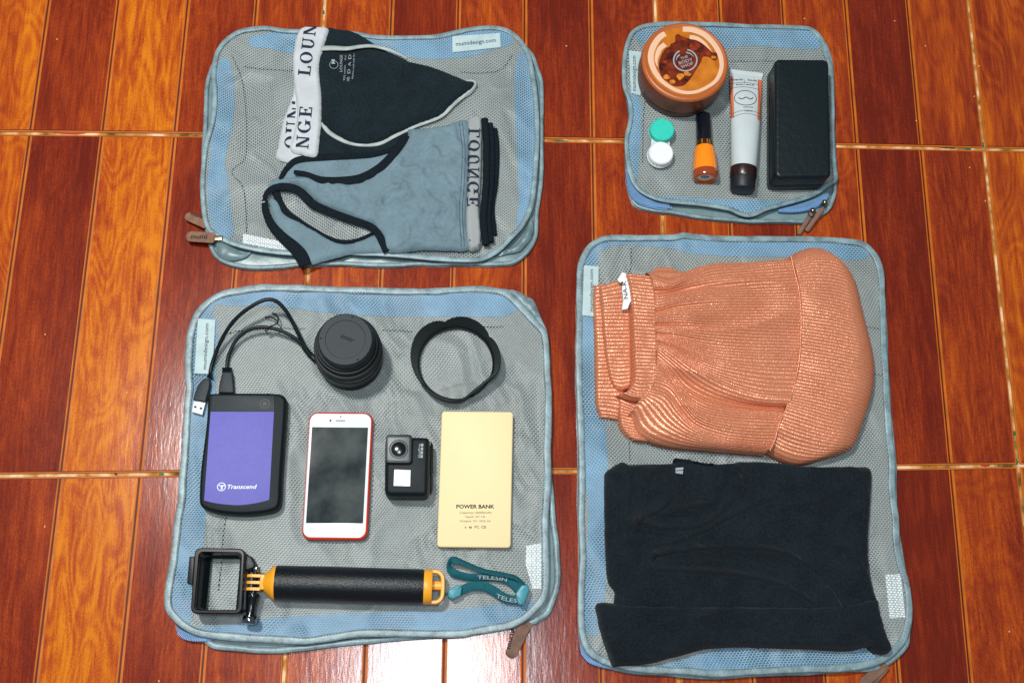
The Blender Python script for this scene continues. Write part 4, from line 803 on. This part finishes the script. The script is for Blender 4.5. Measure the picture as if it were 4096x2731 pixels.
for p in ((380,1102),(427,1114)):
    a = np.array(p); mk('plug_window', *slab(W(20, 'C1', [a+(-10,-9), a+(9,-7), a+(8,9), a+(-11,7)]), 19.5, 20.15, .1), 'ink', mp_)
for P, zs in (([(962,352),(1005,350),(1050,372),(1068,395),(1050,412),(1010,425),(975,445),(966,468),(985,462),(1000,430)], [20,22,26,29,32,33,32,28,30,33]), ([(1022,318),(1052,328),(1070,355),(1070,390)], [20,22,25,28])):
    Q = np.array([[*U([q], z)[0], z] for q, z in zip(px('C1', P), zs)]); mk('twist_tie', *sweep(smooth(Q, 1.2), .75, n=6), 'twist', t)

# ------------------------------------------------------------------ CAMERA LENS
zl = 90.; c0 = at('C1', (1634,538), zl); r0 = 229*.47821*mmpp((1384,1358), zl); cb = U([(1419,1440)], Z0)[0]; cx = (c0+cb)/2; cx = c0
t = thing('camera_lens', 'black camera lens standing upright with its rear cap on', 'camera lens', cx, 13)
mk('lens_barrel', *lathe([cx[0], cx[1], 0], [(33,12.5),(34.6,14),(35,18),(34.2,22),(34.2,30),(35.4,31),(35.6,40),(35.6,48),(34.4,49),(34.2,55),(34.9,56),(34.9,62),(33,64),(32.2,68),(32.2,72),(31,73.5),(30,78)], 88), 'rubber', t, ang=25)
for z_, r_ in ((30.4, 35.0), (48.5, 35.4), (63.3, 34.4), (73, 31.9)): mk('barrel_ring', *lathe([cx[0], cx[1], z_-.5], [(r_-.5,0),(r_+.3,.3),(r_+.3,.9),(r_-.5,1.2)], 80), 'plast', t)
mk('focus_ring', *rings([(np.c_[cx[0]+(35.8+.45*(np.arange(160) % 2))*np.cos(np.linspace(0, 2*np.pi, 160, endpoint=False)), cx[1]+(35.8+.45*(np.arange(160) % 2))*np.sin(np.linspace(0, 2*np.pi, 160, endpoint=False))], z_) for z_ in (33, 46)]), 'plast', t, sm=False)
cp = mk('rear_cap', *lathe([cx[0], cx[1], 0], [(r0*.99,77),(r0*1.02,78),(r0*1.02,87.5),(r0*.99,89.4),(r0*.96,90),(r0*.74,90),(r0*.725,89.5),(r0*.2,89.4)], 72), 'dkgrey', t, ang=30)
for a_ in (75, 178, -58): q_ = cx+r0*.9*np.array([math.cos(math.radians(a_)), math.sin(math.radians(a_))]); mk('index_mark', *slab(circ(q_, 1.3, 1.1, 12), 89.8, 90.15, .1), 'ink', cp)
for q_ in ([(1592,508),(1690,548),(1686,558),(1588,518)], [(1600,496),(1712,540),(1709,549),(1597,505)]): mk('embossed_mark', *slab(W(89.9, 'C1', q_), 89.3, 89.7, .1), 'ink', cp)

# ------------------------------------------------------------------ LENS HOOD
ch = at('C2', (888,745), 14); ri = 306*.47821*mmpp((1820,1450), 14); n = 180; th = np.linspace(0, 2*math.pi, n, endpoint=False)
t = thing('lens_hood', 'black petal shaped lens hood lying open side up on the net', 'lens hood', ch, 13)
def hz(a):
    d_ = np.degrees(a) % 360; h = np.zeros_like(d_)
    for lo, hi, H in ((38,107,25),(107,218,33),(218,287,19),(287,398,26)):
        dd = np.where(d_ < lo-.001, d_+360, d_); m_ = (dd >= lo) & (dd < hi); h = np.where(m_, 14+(H-14)*np.sin(math.pi*np.clip((dd-lo)/(hi-lo), 0, 1))**.55, h)
    return h
H = hz(th); aa = (np.degrees(th)+49+180) % 360-180; ch_ = np.where(np.abs(aa) < 30, math.cos(math.radians(30))/np.cos(np.radians(aa)), 1); ch_ = np.convolve(np.r_[ch_[-3:], ch_, ch_[:3]], np.ones(7)/7, 'valid'); dr = np.c_[np.cos(th), np.sin(th)]*ch_[:,None]
def ringz(r, z): return np.c_[ch+dr*np.asarray(r)[...,None] if hasattr(r, '__len__') else ch+dr*r, np.broadcast_to(z, n)]
rr_ = [ringz(ri+1.2, 12.6), ringz(ri+3.4, 13.4), ringz(ri+3.4, 18.), ringz(ri+1.6+H*.24, 13.5+H), ringz(ri+.6+H*.24, 13.8+H), ringz(ri+1.4+(H*.5)*.15, 14+H*.5), ringz(ri+.8, 17.), ringz(ri-.2, 16.8), ringz(ri-.2, 12.6)]
V = np.concatenate(rr_); F = [(k*n+i, k*n+(i+1) % n, (k+1)*n+(i+1) % n, (k+1)*n+i) for k in range(len(rr_)-1) for i in range(n)]
mk('hood_shell', V, F, 'plast', t, ang=50); mk('bayonet_ring', *ringline(circ(ch, ri+.2, None, 90), 1.4, 17.2, 1.2), 'gloss', t)

# ------------------------------------------------------------------ PHONE
t = thing('phone', 'white smartphone in a thin red case, face up with its screen off', 'phone', at('P', (465,780), 14), 13)
P = rquad(W(21, 'P', [(160,74),(862,82),(797,1484),(70,1480)]), 9.5, 9)
mk('phone_case', *prism(P, [(2,12.5),(.5,13.6),(0,16),(0,20),(.5,21.8),(1.5,22.4),(2.2,21.8)]), 'red', t, ang=60)
fr = mk('glass_front', *slab(rquad(W(22.4, 'P', [(166,90),(842,96),(773,1457),(80,1450)]), 8.2, 9), 19, 22.3, .5), 'white', t)
mk('screen', *slab(W(22.5, 'P', [(188,240),(804,246),(748,1298),(120,1294)]), 22, 22.42, .05, 1), 'screen', fr, sm=False)
mk('earpiece', *slab(rquad(W(22.5, 'P', [(448,165),(553,166),(552,175),(447,174)]), .3, 3), 22.2, 22.45, .05), 'ink', fr)
for p, r_ in (((390,169), 1.1), ((503,126), .75)): mk('sensor_dot', *prism(circ(at('P', p, 22.4), r_, None, 18), [(0,22.2),(0,22.45)]), 'ink', fr)
mk('home_button', *ringline(circ(at('P', (427,1373), 22.4), 54*.36364*mmpp((1330,2120), 22), None, 36), .5, 22.4, .2), 'grey', fr)

# ------------------------------------------------------------------ ACTION CAMERA
t = thing('action_camera', 'small dark action camera lying on its back with a white square sticker', 'camera', at('K', (600,800), 14), 13)
P = rquad(W(44, 'K', [(200,222),(1075,226),(1045,1385),(186,1380)]), [7,5,5,7], 7)
bd = mk('camera_body', *prism(P, [(2,12.5),(.4,14),(0,17),(0,38),(.6,41),(2.2,43.4),(4.5,44.2)]), 'rubber', t, ang=70)
lb = mk('lens_surround', *slab(rquad(W(50.5, 'K', [(214,180),(734,184),(718,744),(210,742)]), 3.6, 7), 42, 50.5, .9, 4), 'plast', t)
mk('lens_plate', *slab(rquad(W(50.6, 'K', [(254,234),(676,236),(664,690),(250,688)]), 1.6, 4), 50, 50.75, .1), 'grey', lb)
c = at('K', (465,468), 50.8); k = .20408*mmpp((1595,1795), 50)
mk('lens_ring', *join(ringline(circ(c, 178*k, None, 44), 1.0, 50.9, .5), ringline(circ(c, 142*k, None, 40), 1.3, 50.9, .6)), 'dkgrey', lb)
mk('lens_glass', *lathe([c[0], c[1], 0], [(132*k,50.7),(132*k,51.0),(100*k,51.5),(50*k,51.9),(.1,52)], 36), 'gloss', lb)
mk('sticker', *slab(rquad(W(44.3, 'K', [(380,868),(700,878),(688,1192),(362,1188)]), .4, 3), 44, 44.45, .08), 'white', t)
mk('lettering', *put(glyphs('GoPro', .015), *px('K', [(885,640),(890,362)]), 8.6, 44.45), 'greyink', bd, sm=False)
for i, y in enumerate((388, 462, 536, 610)): mk('logo_square', *slab(W(44.3, 'K', [(902-i*3, y-28), (948-i*3, y-28), (945-i*3, y+30), (898-i*3, y+30)]), 44.1, 44.45, .05), 'greyink', bd, sm=False)
mk('side_door', *slab(W(30, 'K', [(1085,330),(1140,380),(1130,1250),(1075,1330)]), 16, 30, 1.5), 'plast', t)

# ------------------------------------------------------------------ POWER BANK
t = thing('power_bank', 'flat cream gold power bank with printed capacity text', 'power bank', U([(1900,1915)], 14)[0], 13)
P = rquad(U([(1767,1643),(2053,1646),(2043,2190),(1748,2187)], 22), 3.6, 6)
mk('edge_band', *prism(P, [(1.2,12.6),(.2,13.6),(0,15),(0,19),(.4,20.4)]), 'goldedge', t)
pb_ = mk('metal_shell', *prism(P, [(0,20),(0,20.6),(.5,21.6),(1.4,22.1)]), 'gold', t)
text('POWER BANK', *px('C4', [(757,324),(1029,324)]), 15.5, 22.2, 'ink', pb_, bold=.03)
texts([('Capacity:10000mAh', *px('C4', [(780,361),(1007,361)]), 8.5), ('Input: 5V 1A', *px('C4', [(823,390),(962,390)]), 8.5), ('Output: 5V 1A/2.1A', *px('C4', [(783,421),(1002,421)]), 8.5)], 22.2, 'bandink', pb_)
texts([('FC', *px('C4', [(888,466),(920,466)]), 11), ('CE', *px('C4', [(934,466),(970,466)]), 11), ('e', *px('C4', [(846,466),(870,466)]), 12), ('x', *px('C4', [(815,466),(830,466)]), 11)], 22.2, 'ink', pb_, bold=.01)
mk('red_mark', *slab(W(20, 'C4', [(621,516),(629,516),(629,550),(621,550)]), 18, 20.9, .1), 'red', pb_, sm=False)

# ------------------------------------------------------------------ FLOATING GRIP WITH CAMERA FRAME
Ha, Hb = U([(1103,2330)], 31)[0], U([(1697,2346)], 31)[0]; hax = np.array([*(Hb-Ha), 0.]); Lh = np.linalg.norm(hax); hax /= Lh; h0 = np.array([*Ha, 31.]); hr = 17.6
t = thing('floating_camera_grip', 'black foam hand grip with yellow ends, empty camera frame and teal wrist strap', 'camera grip', (Ha+Hb)/2, 13)
mk('foam_handle', *lathe(h0, [(16.6,-.3),(17.4,.4),(17.6,3),(17.9,Lh*.5),(17.7,Lh-3),(17.3,Lh-.3),(16.6,Lh)], 64, hax), 'foam', t)
mk('yellow_cone', *lathe(h0, [(8.2,-12),(8.8,-11.4),(11,-9),(15.4,-4),(17.2,-1.6),(17.4,.2)], 56, hax), 'yellow', t)
Hn = np.array([-hax[1], hax[0], 0])
def hb(x0, x1, y0, y1, z0, z1, r=.6):   # box in grip coordinates
    P = [h0[:2]+hax[:2]*x+Hn[:2]*y for x, y in ((x0,y0),(x1,y0),(x1,y1),(x0,y1))]; return slab(rquad(P, r, 3), z0, z1, r)
mk('mount_block', *hb(-15, -10.5, -7.4, 7.4, 24, 38.5), 'yellow', t)
for y in (6.0, -.6, -7.0):
    n_ = 12; c2 = []; 
    prof = [(-14.5, 24.2), (-14.5, 38.2)]+[(-23.5-7.1*math.sin(a)*.9, 31.2+7.1*math.cos(a)) for a in np.linspace(0, math.pi, 13)]
    V = [];  F = []
    for yy in (y-1.4, y+1.4):
        for x_, z_ in prof: q_ = h0+hax*x_+Hn*yy; V.append((q_[0], q_[1], z_))
    m_ = len(prof); F = [tuple(range(m_)), tuple(range(2*m_-1, m_-1, -1))]+[(i, m_+i, m_+(i+1) % m_, (i+1) % m_) for i in range(m_)]
    mk('mount_prong', V, F, 'yellow', t, ang=30)
for y in (2.7, -3.8):
    V = []; prof = [(-29, 27), (-29, 36)]+[(-24+6*math.sin(a), 31.2+6*math.cos(a)) for a in np.linspace(0, math.pi, 11)]
    for yy in (y-1.3, y+1.3):
        for x_, z_ in prof: q_ = h0+hax*x_+Hn*yy; V.append((q_[0], q_[1], z_))
    m_ = len(prof); mk('frame_prong', V, [tuple(range(m_)), tuple(range(2*m_-1, m_-1, -1))]+[(i, m_+i, m_+(i+1) % m_, (i+1) % m_) for i in range(m_)], 'gloss', t, ang=30)
s0 = np.array([*at('F', (1200,455), 31), 31.]); s1 = np.array([*at('F', (1085,1345), 31), 31.]); sax = (s1-s0)/np.linalg.norm(s1-s0); Ls = np.linalg.norm(s1-s0)
mk('screw_nut', *lathe(s0, [(3.6,0),(4.2,.5),(4.2,5.4),(3.8,6)], 24, sax), 'chrome', t)
mk('thumb_screw', *lathe(s0, [(2.5,5),(2.5,26),(6,26.5),(6.4,27.5),(5.6,31),(4.4,38),(4.2,44),(5.,50),(6.8,Ls-8),(7.,Ls-6)], 32, sax), 'gloss', t)
mk('screw_cap', *lathe(s0, [(6.6,Ls-7),(7.4,Ls-6),(7.6,Ls-2),(6.8,Ls),(3,Ls+.8)], 32, sax), 'chrome', t)
# frame
def fq(pts, z, r): return rquad(W(z, 'F', pts), r, 7)
zt = 44.
O1 = [(232,152),(1022,168),(972,1195),(160,1190)]; I1 = [(292,212),(975,222),(922,1140),(215,1135)]; I2 = [(505,332),(955,334),(884,1132),(424,1132)]
st_ = [(fq(O1, zt, 6.5)*1., 12.6), (fq(O1, zt, 6.5), zt-1.2)]
A1 = fq(O1, zt, 6.5); A2 = A1+normals(A1)*1.2; B1 = fq(I1, zt, 4.5); B2 = B1+normals(B1)*.8
mk('camera_frame', *rings([(A1+normals(A1)*1, 12.6), (A1, 14), (A1, zt-1.2), (A2, zt), (B1, zt), (B2, zt-1), (fq([(340,255),(980,262),(925,1138),(262,1138)], 30, 4), 30), (fq([(470,300),(975,305),(905,1145),(385,1140)], 18, 3.5), 20), (fq(I2, 15, 1.5), 19), (fq(I2, 15, 1.5), 12.6)]), 'gloss', t, ang=45)
mk('frame_rib', *sweep(np.array([[*at('F', p, 34), 34] for p in ((330,350),(300,700),(270,1090))]), 1., 1.2, 8), 'plast', t)
mk('frame_latch', *slab(rquad(W(32, 'F', [(152,292),(240,296),(200,742),(112,716)]), 1, 3), 20, 34, 1), 'plast', t)
mk('frame_hinge', *slab(rquad(W(30, 'F', [(1010,240),(1130,300),(1180,400),(1180,470),(1060,520),(1000,500)]), 1.5, 3), 14, 34, 1.5), 'plast', t)
mk('frame_side', *slab(rquad(W(28, 'F', [(1000,500),(1075,520),(1060,1150),(960,1160)]), 1.5, 3), 14, 36, 1.5), 'plast', t)
# end ring
mk('end_cap', *lathe(h0, [(17.2,Lh-.6),(17.6,Lh),(17.7,Lh+1),(17.7,Lh+6.5),(16.8,Lh+8)], 56, hax), 'yellow', t)
e0 = h0+hax*(Lh+7)
def ep(x, y): q_ = e0+hax*x+Hn*y; return [q_[0], q_[1], 31]
mk('end_ring', *join(sweep(smooth([ep(-1,15),ep(6,15),ep(10.5,11.5),ep(11.8,6),ep(11.8,-6),ep(10.5,-11.5),ep(6,-15),ep(-1,-15)], 1.5), 2.4, 5.5, 10, pw=.6), sweep([ep(-1,1.5), ep(5,1.5), ep(11,1.5)], 4.6, 5.0, 10, pw=.6)), 'yellow', t)
# wrist strap
def zpath(pts, zs, step=2): P = np.array([[*U([q], z)[0], z] for q, z in zip(px('T', pts), zs)]); return smooth(P, step)
P = zpath([(1440,640),(1380,545),(1300,490),(1180,462),(1040,438),(900,405),(760,350),(640,300),(560,280),(505,292),(488,345),(510,405),(580,452),(680,482),(800,495),(920,492),(1040,492),(1150,505),(1250,545),(1330,610),(1400,690)], [24,24,25,25,25,25,24,24,24,24,24,23,22,21,21,21,21,21,21,22,22])
n_ = len(P); u = np.linspace(0, 1, n_)
up = np.stack([np.interp(u, [0,.25,.42,.5,.6,1], [.1,.2,.55,.9,.35,0]), np.interp(u, [0,.25,.42,.5,.6,1], [.75,.7,.5,-.2,-.6,-.25]), np.interp(u, [0,.25,.42,.5,.6,1], [.55,.55,.6,.5,.8,1])], 1)
ws = mk('wrist_strap', *sweep(P, 4.3, .7, 8, up=up, pw=.6), 'teal', t, ang=50)
P2 = zpath([(620,668),(680,640),(760,610),(860,600),(950,615),(1040,655),(1120,710),(1210,758),(1300,778),(1400,760)], [21,21,22,23,23,22,21,20,20,21]); mk('wrist_strap', *sweep(P2, 4.6, .8, 8, up=(0,-.1,1), pw=.6), 'teal', t, ang=50)
mk('lettering', *put(glyphs('TELESIN', .01), *px('T', [(844,516),(1216,548)]), 46*.31893, 24.2, arc=.8), 'greyink', ws, sm=False)
mk('lettering', *put(glyphs('TELESI', .01), *px('T', [(1078,742),(1362,812)]), 50*.31893, 23.2, arc=-1.4), 'greyink', ws, sm=False)
mk('strap_buckle', *slab(rquad(W(27, 'T', [(472,655),(600,590),(655,612),(640,720),(530,772),(482,742)]), .8, 3), 15, 27, 1.2), 'tealp', ws)
mk('strap_slider', *slab(rquad(W(29, 'T', [(1322,700),(1400,590),(1482,590),(1500,640),(1425,842),(1358,832)]), .9, 3), 14, 29, 1.2), 'tealp', ws)
for P in ([(500,700),(430,690),(370,690),(345,700),(370,712),(430,706),(500,730)], [(430,690),(415,675),(410,700),(430,712)]): mk('cord', *sweep(zpath(P, [24]*len(P), 1), .6, n=6), 'cord', ws)

# ------------------------------------------------------------------ PEACH TROUSERS
M['peach_shade'] = mat('peach_matte_groove_shade', (186,110,78), .8, .3, bump=.3, bscale=900, speck=.3)  # matte thread, its darker tone standing in for shade in the rib grooves
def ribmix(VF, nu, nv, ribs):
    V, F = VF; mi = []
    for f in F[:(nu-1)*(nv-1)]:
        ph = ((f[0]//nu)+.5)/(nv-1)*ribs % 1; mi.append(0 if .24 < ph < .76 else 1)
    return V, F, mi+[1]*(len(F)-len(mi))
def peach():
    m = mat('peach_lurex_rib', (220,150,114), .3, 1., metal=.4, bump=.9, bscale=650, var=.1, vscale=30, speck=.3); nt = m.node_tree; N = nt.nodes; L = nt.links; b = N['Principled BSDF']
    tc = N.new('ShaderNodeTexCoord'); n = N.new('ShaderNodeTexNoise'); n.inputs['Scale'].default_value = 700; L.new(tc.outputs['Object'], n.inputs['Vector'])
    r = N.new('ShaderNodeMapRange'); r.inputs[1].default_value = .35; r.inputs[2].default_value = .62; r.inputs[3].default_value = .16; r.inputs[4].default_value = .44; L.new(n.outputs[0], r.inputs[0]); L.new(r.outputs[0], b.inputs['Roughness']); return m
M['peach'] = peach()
t = thing('folded_trousers', 'shiny peach ribbed trousers with an elastic waist, folded in the tall cube', 'trousers', at('D1', (1100,800), 14), 13)
mid = [[(560,275),(600,238),(680,236),(770,266),(850,240),(960,215),(1100,208),(1250,210),(1350,200),(1430,183)],
 [(585,330),(690,372),(810,300),(960,250),(1150,240),(1300,228),(1440,220)], [(590,400),(680,400),(800,365),(950,335),(1150,312),(1300,300),(1455,292)],
 [(600,460),(700,450),(850,425),(1000,410),(1200,400),(1350,395),(1480,388)], [(600,540),(700,512),(850,492),(1000,482),(1200,478),(1350,475),(1490,480)],
 [(600,585),(720,575),(850,580),(1000,575),(1200,570),(1350,570),(1495,575)], [(600,640),(720,645),(850,655),(1000,662),(1200,668),(1350,670),(1495,675)],
 [(600,690),(700,706),(850,738),(1000,760),(1200,772),(1350,775),(1490,780)], [(602,730),(690,755),(830,812),(980,850),(1150,870),(1300,880),(1480,885)],
 [(605,765),(680,815),(800,905),(940,985),(1090,1045),(1250,1085),(1430,1095)], [(600,830),(680,905),(790,1010),(920,1080),(1070,1120),(1240,1142),(1400,1156)],
 [(598,900),(690,1000),(780,1110),(880,1175),(1020,1200),(1200,1210),(1370,1222)], [(590,965),(680,1010),(760,1130),(850,1222),(1000,1270),(1180,1290),(1350,1292)],
 [(555,1050),(640,1080),(720,1180),(820,1275),(980,1340),(1160,1366),(1320,1375)], [(500,1110),(560,1180),(640,1262),(760,1330),(930,1372),(1120,1395),(1292,1412)],
 [(440,1185),(480,1290),(580,1350),(740,1382),(900,1395),(1100,1412),(1285,1428)]]
def edge(uu, vv, a=.06): return np.clip(np.minimum(vv, 1-vv)/a, 0, 1)
def zmid(u, v, x, y):
    e = np.sqrt(1-(1-edge(u, v, .10))**2); z = 16+22*e+3.0*(1-u)*e
    f = lambda c, w_: np.exp(-((v-c)/w_)**2)
    z = z-8*f(.12+.05*u, .02)*np.clip(1-u*1.3, 0, 1)-4*f(.24, .015)*np.clip(1-u*2, 0, 1)+3*f(.30, .03)*np.clip(1-u*1.5, 0, 1)-4*f(.36, .014)*np.clip(1-u*2.2, 0, 1)-4*f(.44, .014)*np.clip(1-u*2.2, 0, 1)+3.5*f(.53, .03)*np.clip(1-u, .1, 1)
    z = z+5*f(.625+.02*u, .03)*(.4+.6*u)-6*f(.70-.005*u, .022)*np.clip(.25+1.1*u, 0, 1.1)-5*f(.72, .05)*np.clip(1-u*1.8, 0, 1)+4*f(.80, .05)*(1-.5*u)-4*f(.86, .02)*np.clip(1-abs(u-.3)*2.4, 0, 1)
    return z+6.5*(fold(x*.6, y*2.0, 46, 3)-.5)*(1-.45*u)
mid = [[(c[0][0]-24, c[0][1]-2)]+c for c in mid]
V, F, mi = ribmix(loft(mid, 38, 150, 864, zmid, 72, 1.15, .0, 1, .8), 150, 864, 72); mk('trouser_leg', V, F, None, t, mats=['peach','peach_shade'], midx=mi, ang=180)
rt = [[(1425,186),(1480,150),(1540,128),(1600,121),(1660,134)], [(1440,235),(1520,200),(1620,188),(1700,202),(1775,238)], [(1455,300),(1560,282),(1680,290),(1780,318),(1862,345)],
 [(1475,390),(1600,395),(1700,404),(1800,430),(1895,462)], [(1490,500),(1600,520),(1700,540),(1820,570),(1925,605)], [(1493,640),(1600,658),(1720,680),(1840,708),(1958,738)], [(1488,780),(1600,800),(1720,825),(1850,855),(1980,885)],
 [(1474,920),(1580,945),(1720,972),(1850,1000),(1968,1030)], [(1436,1060),(1580,1090),(1700,1120),(1830,1150),(1930,1175)], [(1395,1160),(1520,1200),(1650,1240),(1780,1268),(1885,1290)],
 [(1352,1270),(1460,1312),(1590,1350),(1720,1375),(1845,1380)], [(1328,1350),(1400,1392),(1500,1425),(1620,1442),(1765,1425)], [(1300,1412),(1380,1455),(1470,1486),(1560,1482),(1700,1442)]]
def zrt(u, v, x, y):
    e = np.sqrt(1-(1-edge(u, v, .12))**2); g = np.clip((1-u)/.30, 0, 1); g = np.sqrt(1-(1-g)**2)
    return 15+27*e*(.15+.85*g)+3.6*(fold(x*.6, y*1.3, 60, 6)-.5)+1.5*np.sin(u*3)-3.5*np.exp(-((v-.93)/.03)**2)*(1-u)
V, F, mi = ribmix(loft(rt, 36, 110, 840, zrt, 70, .9, .0, 2, .8), 110, 840, 70); mk('folded_leg', V, F, None, t, mats=['peach','peach_shade'], midx=mi, ang=180)
strip('hem_seam', px('D1', [(1432,190),(1456,300),(1482,400),(1494,520),(1496,650),(1490,780),(1478,900),(1440,1050),(1400,1160),(1365,1230),(1330,1350),(1300,1415)]), 40.5, 1.6, 2.6, 'peach', t, tz=41, wob=2)
def band(nm, rows, z0, z1, ribs, seed, zsl=0.):
    ribs = int(ribs*.8)
    def zz(u, v, x, y):
        e = np.sqrt(1-(1-edge(u, v, .05))**2)*np.sqrt(1-(1-np.clip(np.minimum(u, 1-u)/.12, 0, 1))**2); return z0+(z1-z0)*e+zsl*u+1.0*(vn(x, y, 9, seed)-.5)
    V, F, mi = ribmix(loft(rows, z1, 26, ribs*9, zz, ribs, 1.2, .0, seed, .8), 26, ribs*9, ribs); mk(nm, V, F, None, t, mats=['peach','peach_shade'], midx=mi, ang=180)
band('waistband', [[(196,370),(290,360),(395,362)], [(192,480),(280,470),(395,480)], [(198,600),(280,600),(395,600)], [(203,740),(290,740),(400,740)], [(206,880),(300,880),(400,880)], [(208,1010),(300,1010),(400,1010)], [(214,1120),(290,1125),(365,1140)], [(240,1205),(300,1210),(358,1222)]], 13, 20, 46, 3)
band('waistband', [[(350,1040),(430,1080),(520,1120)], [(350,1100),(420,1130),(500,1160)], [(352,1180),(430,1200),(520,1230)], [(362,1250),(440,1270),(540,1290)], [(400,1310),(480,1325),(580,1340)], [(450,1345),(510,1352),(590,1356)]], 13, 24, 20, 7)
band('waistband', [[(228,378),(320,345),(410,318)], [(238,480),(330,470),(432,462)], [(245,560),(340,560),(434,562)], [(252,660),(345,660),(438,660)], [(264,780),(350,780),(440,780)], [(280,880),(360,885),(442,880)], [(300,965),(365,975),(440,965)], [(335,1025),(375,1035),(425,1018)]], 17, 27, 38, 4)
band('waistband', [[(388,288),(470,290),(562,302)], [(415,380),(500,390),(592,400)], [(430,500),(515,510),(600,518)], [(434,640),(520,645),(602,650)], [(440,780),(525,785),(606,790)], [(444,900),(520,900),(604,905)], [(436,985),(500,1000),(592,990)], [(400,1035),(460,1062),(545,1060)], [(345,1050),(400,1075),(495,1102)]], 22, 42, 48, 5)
V, F = prism(W(36, 'D1', [(345,343),(376,296),(402,306),(410,335),(418,372),(432,420),(441,462),(424,486),(408,526),(372,532),(382,470),(374,400),(380,352),(362,362)]), [(0,33),(0,36),(.3,36.3)]); tg = mk('brand_tag', V, F, 'care', t)
texts([('NA-K', *px('D1', [(412,462),(398,348)]), 17)], 36.5, 'ink', tg, bold=.01)

# ------------------------------------------------------------------ DARK FOLDED TOP
t = thing('jersey_top', 'dark navy black jersey top, folded and creased at the bottom of the tall cube', 'top', at('D2', (1100,700), 14), 13)
nv = [(268,185),(285,155),(320,130),(380,100),(420,118),(520,112),(702,110),(708,80),(770,84),(850,100),(900,112),(1050,112),(1120,100),(1250,100),(1400,110),(1500,125),(1700,130),(1850,130),(1942,155),(1938,400),(1926,600),(1932,750),(1960,900),(1990,1020),(1900,1080),(1500,1080),(1000,1060),(500,1060),(335,1060),(332,920),(290,850),(275,700),(268,400)]
cr = [([(560,690),(700,662),(900,645),(1100,640),(1300,660),(1450,712),(1580,790),(1680,890),(1750,1010)], 3, 2.2), ([(560,690),(552,730),(570,775),(640,780),(900,792),(1150,822),(1350,872),(1500,950),(1590,1040)], 3, 2.2), ([(580,715),(700,715),(1000,715),(1300,770),(1500,860)], 7, -1.4),
 ([(455,490),(600,522),(850,505),(1000,400),(1080,300),(1110,200),(1060,120)], 4, 2.4), ([(470,470),(600,400),(690,320),(700,200),(720,130)], 4, 2.2), ([(465,480),(490,300),(560,170)], 5, 1.8), ([(690,415),(870,368)], 3, 1.8), ([(560,632),(740,595),(900,520),(1100,420),(1300,330)], 4, 1.6), ([(1900,160),(1760,270),(1600,345),(1480,380)], 4, 1.7),
 ([(430,150),(420,400),(390,700)], 6, 1.5), ([(330,200),(350,450),(340,800)], 6, 1.2), ([(1890,300),(1870,600),(1880,900)], 5, 1.0), ([(1050,150),(1040,230),(960,420)], 4, -1.6), ([(640,440),(760,430),(860,390)], 4, 1.4), ([(800,200),(900,280),(950,360)], 5, 1.0)]
bp_, zbp = cloth('front_layer', px('D2', nv), 15, 11, 9, 'navy', t, 1.8, amp=3.4, fs=22, seed=21, creases=[(px('D2', [(x+dx, y+dx) for x, y in c]), w_*kw, a_*k_) for c, w_, a_ in cr for dx, kw, k_ in ((0, 1.4, 2.6), (14, .42, -2.0))], crisp=8)
hm = [(230,988),(420,996),(700,1000),(1000,1002),(1400,1010),(1700,1000),(1850,985),(1975,960),(2000,1050),(2040,1180),(2072,1270),(2040,1302),(1990,1300),(1930,1268),(1800,1290),(1600,1280),(1300,1270),(1100,1266),(900,1280),(700,1330),(550,1370),(350,1387),(318,1380),(290,1300),(250,1180),(232,1100)]
cloth('folded_hem', px('D2', hm), 14, 17.5, 6, 'navy', t, 2.6, amp=3.0, fs=22, seed=24, creases=[(px('D2', c), w_*1.3, a_*2.2) for c, w_, a_ in (([(650,1110),(800,1090),(900,1060)], 4, 1.3), ([(1700,1200),(1800,1160),(1900,1100)], 5, 1.8), ([(1750,1170),(1850,1230),(1920,1260)], 4, 2), ([(600,1220),(900,1230),(1300,1220),(1700,1240)], 6, 1.2), ([(300,1050),(320,1200),(360,1330)], 6, 1.3))], crisp=8)
cloth('rolled_corner', px('D2', [(1930,1240),(1990,1225),(2060,1245),(2075,1275),(2045,1308),(1985,1305),(1935,1275)]), 16, 16, 7, 'navy', t, 2.5, amp=.6)
cloth('neck_edge', px('D2', [(706,78),(735,76),(800,86),(880,104),(960,112),(960,135),(850,130),(760,118),(706,112)]), 17, 11, 3, 'trimk', t, 2.2, amp=.6)
mk('care_tag', *slab(W(28, 'D2', [(704,148),(752,144),(748,187),(703,180)]), 28, 34, .2), 'greyink', t)
mk('tag_dark_line', *slab(W(28, 'D2', [(704,163),(750,160),(749,165),(704,168)]), 33, 34.3, .1), 'ink', t)  # thin dark line laid across the tag
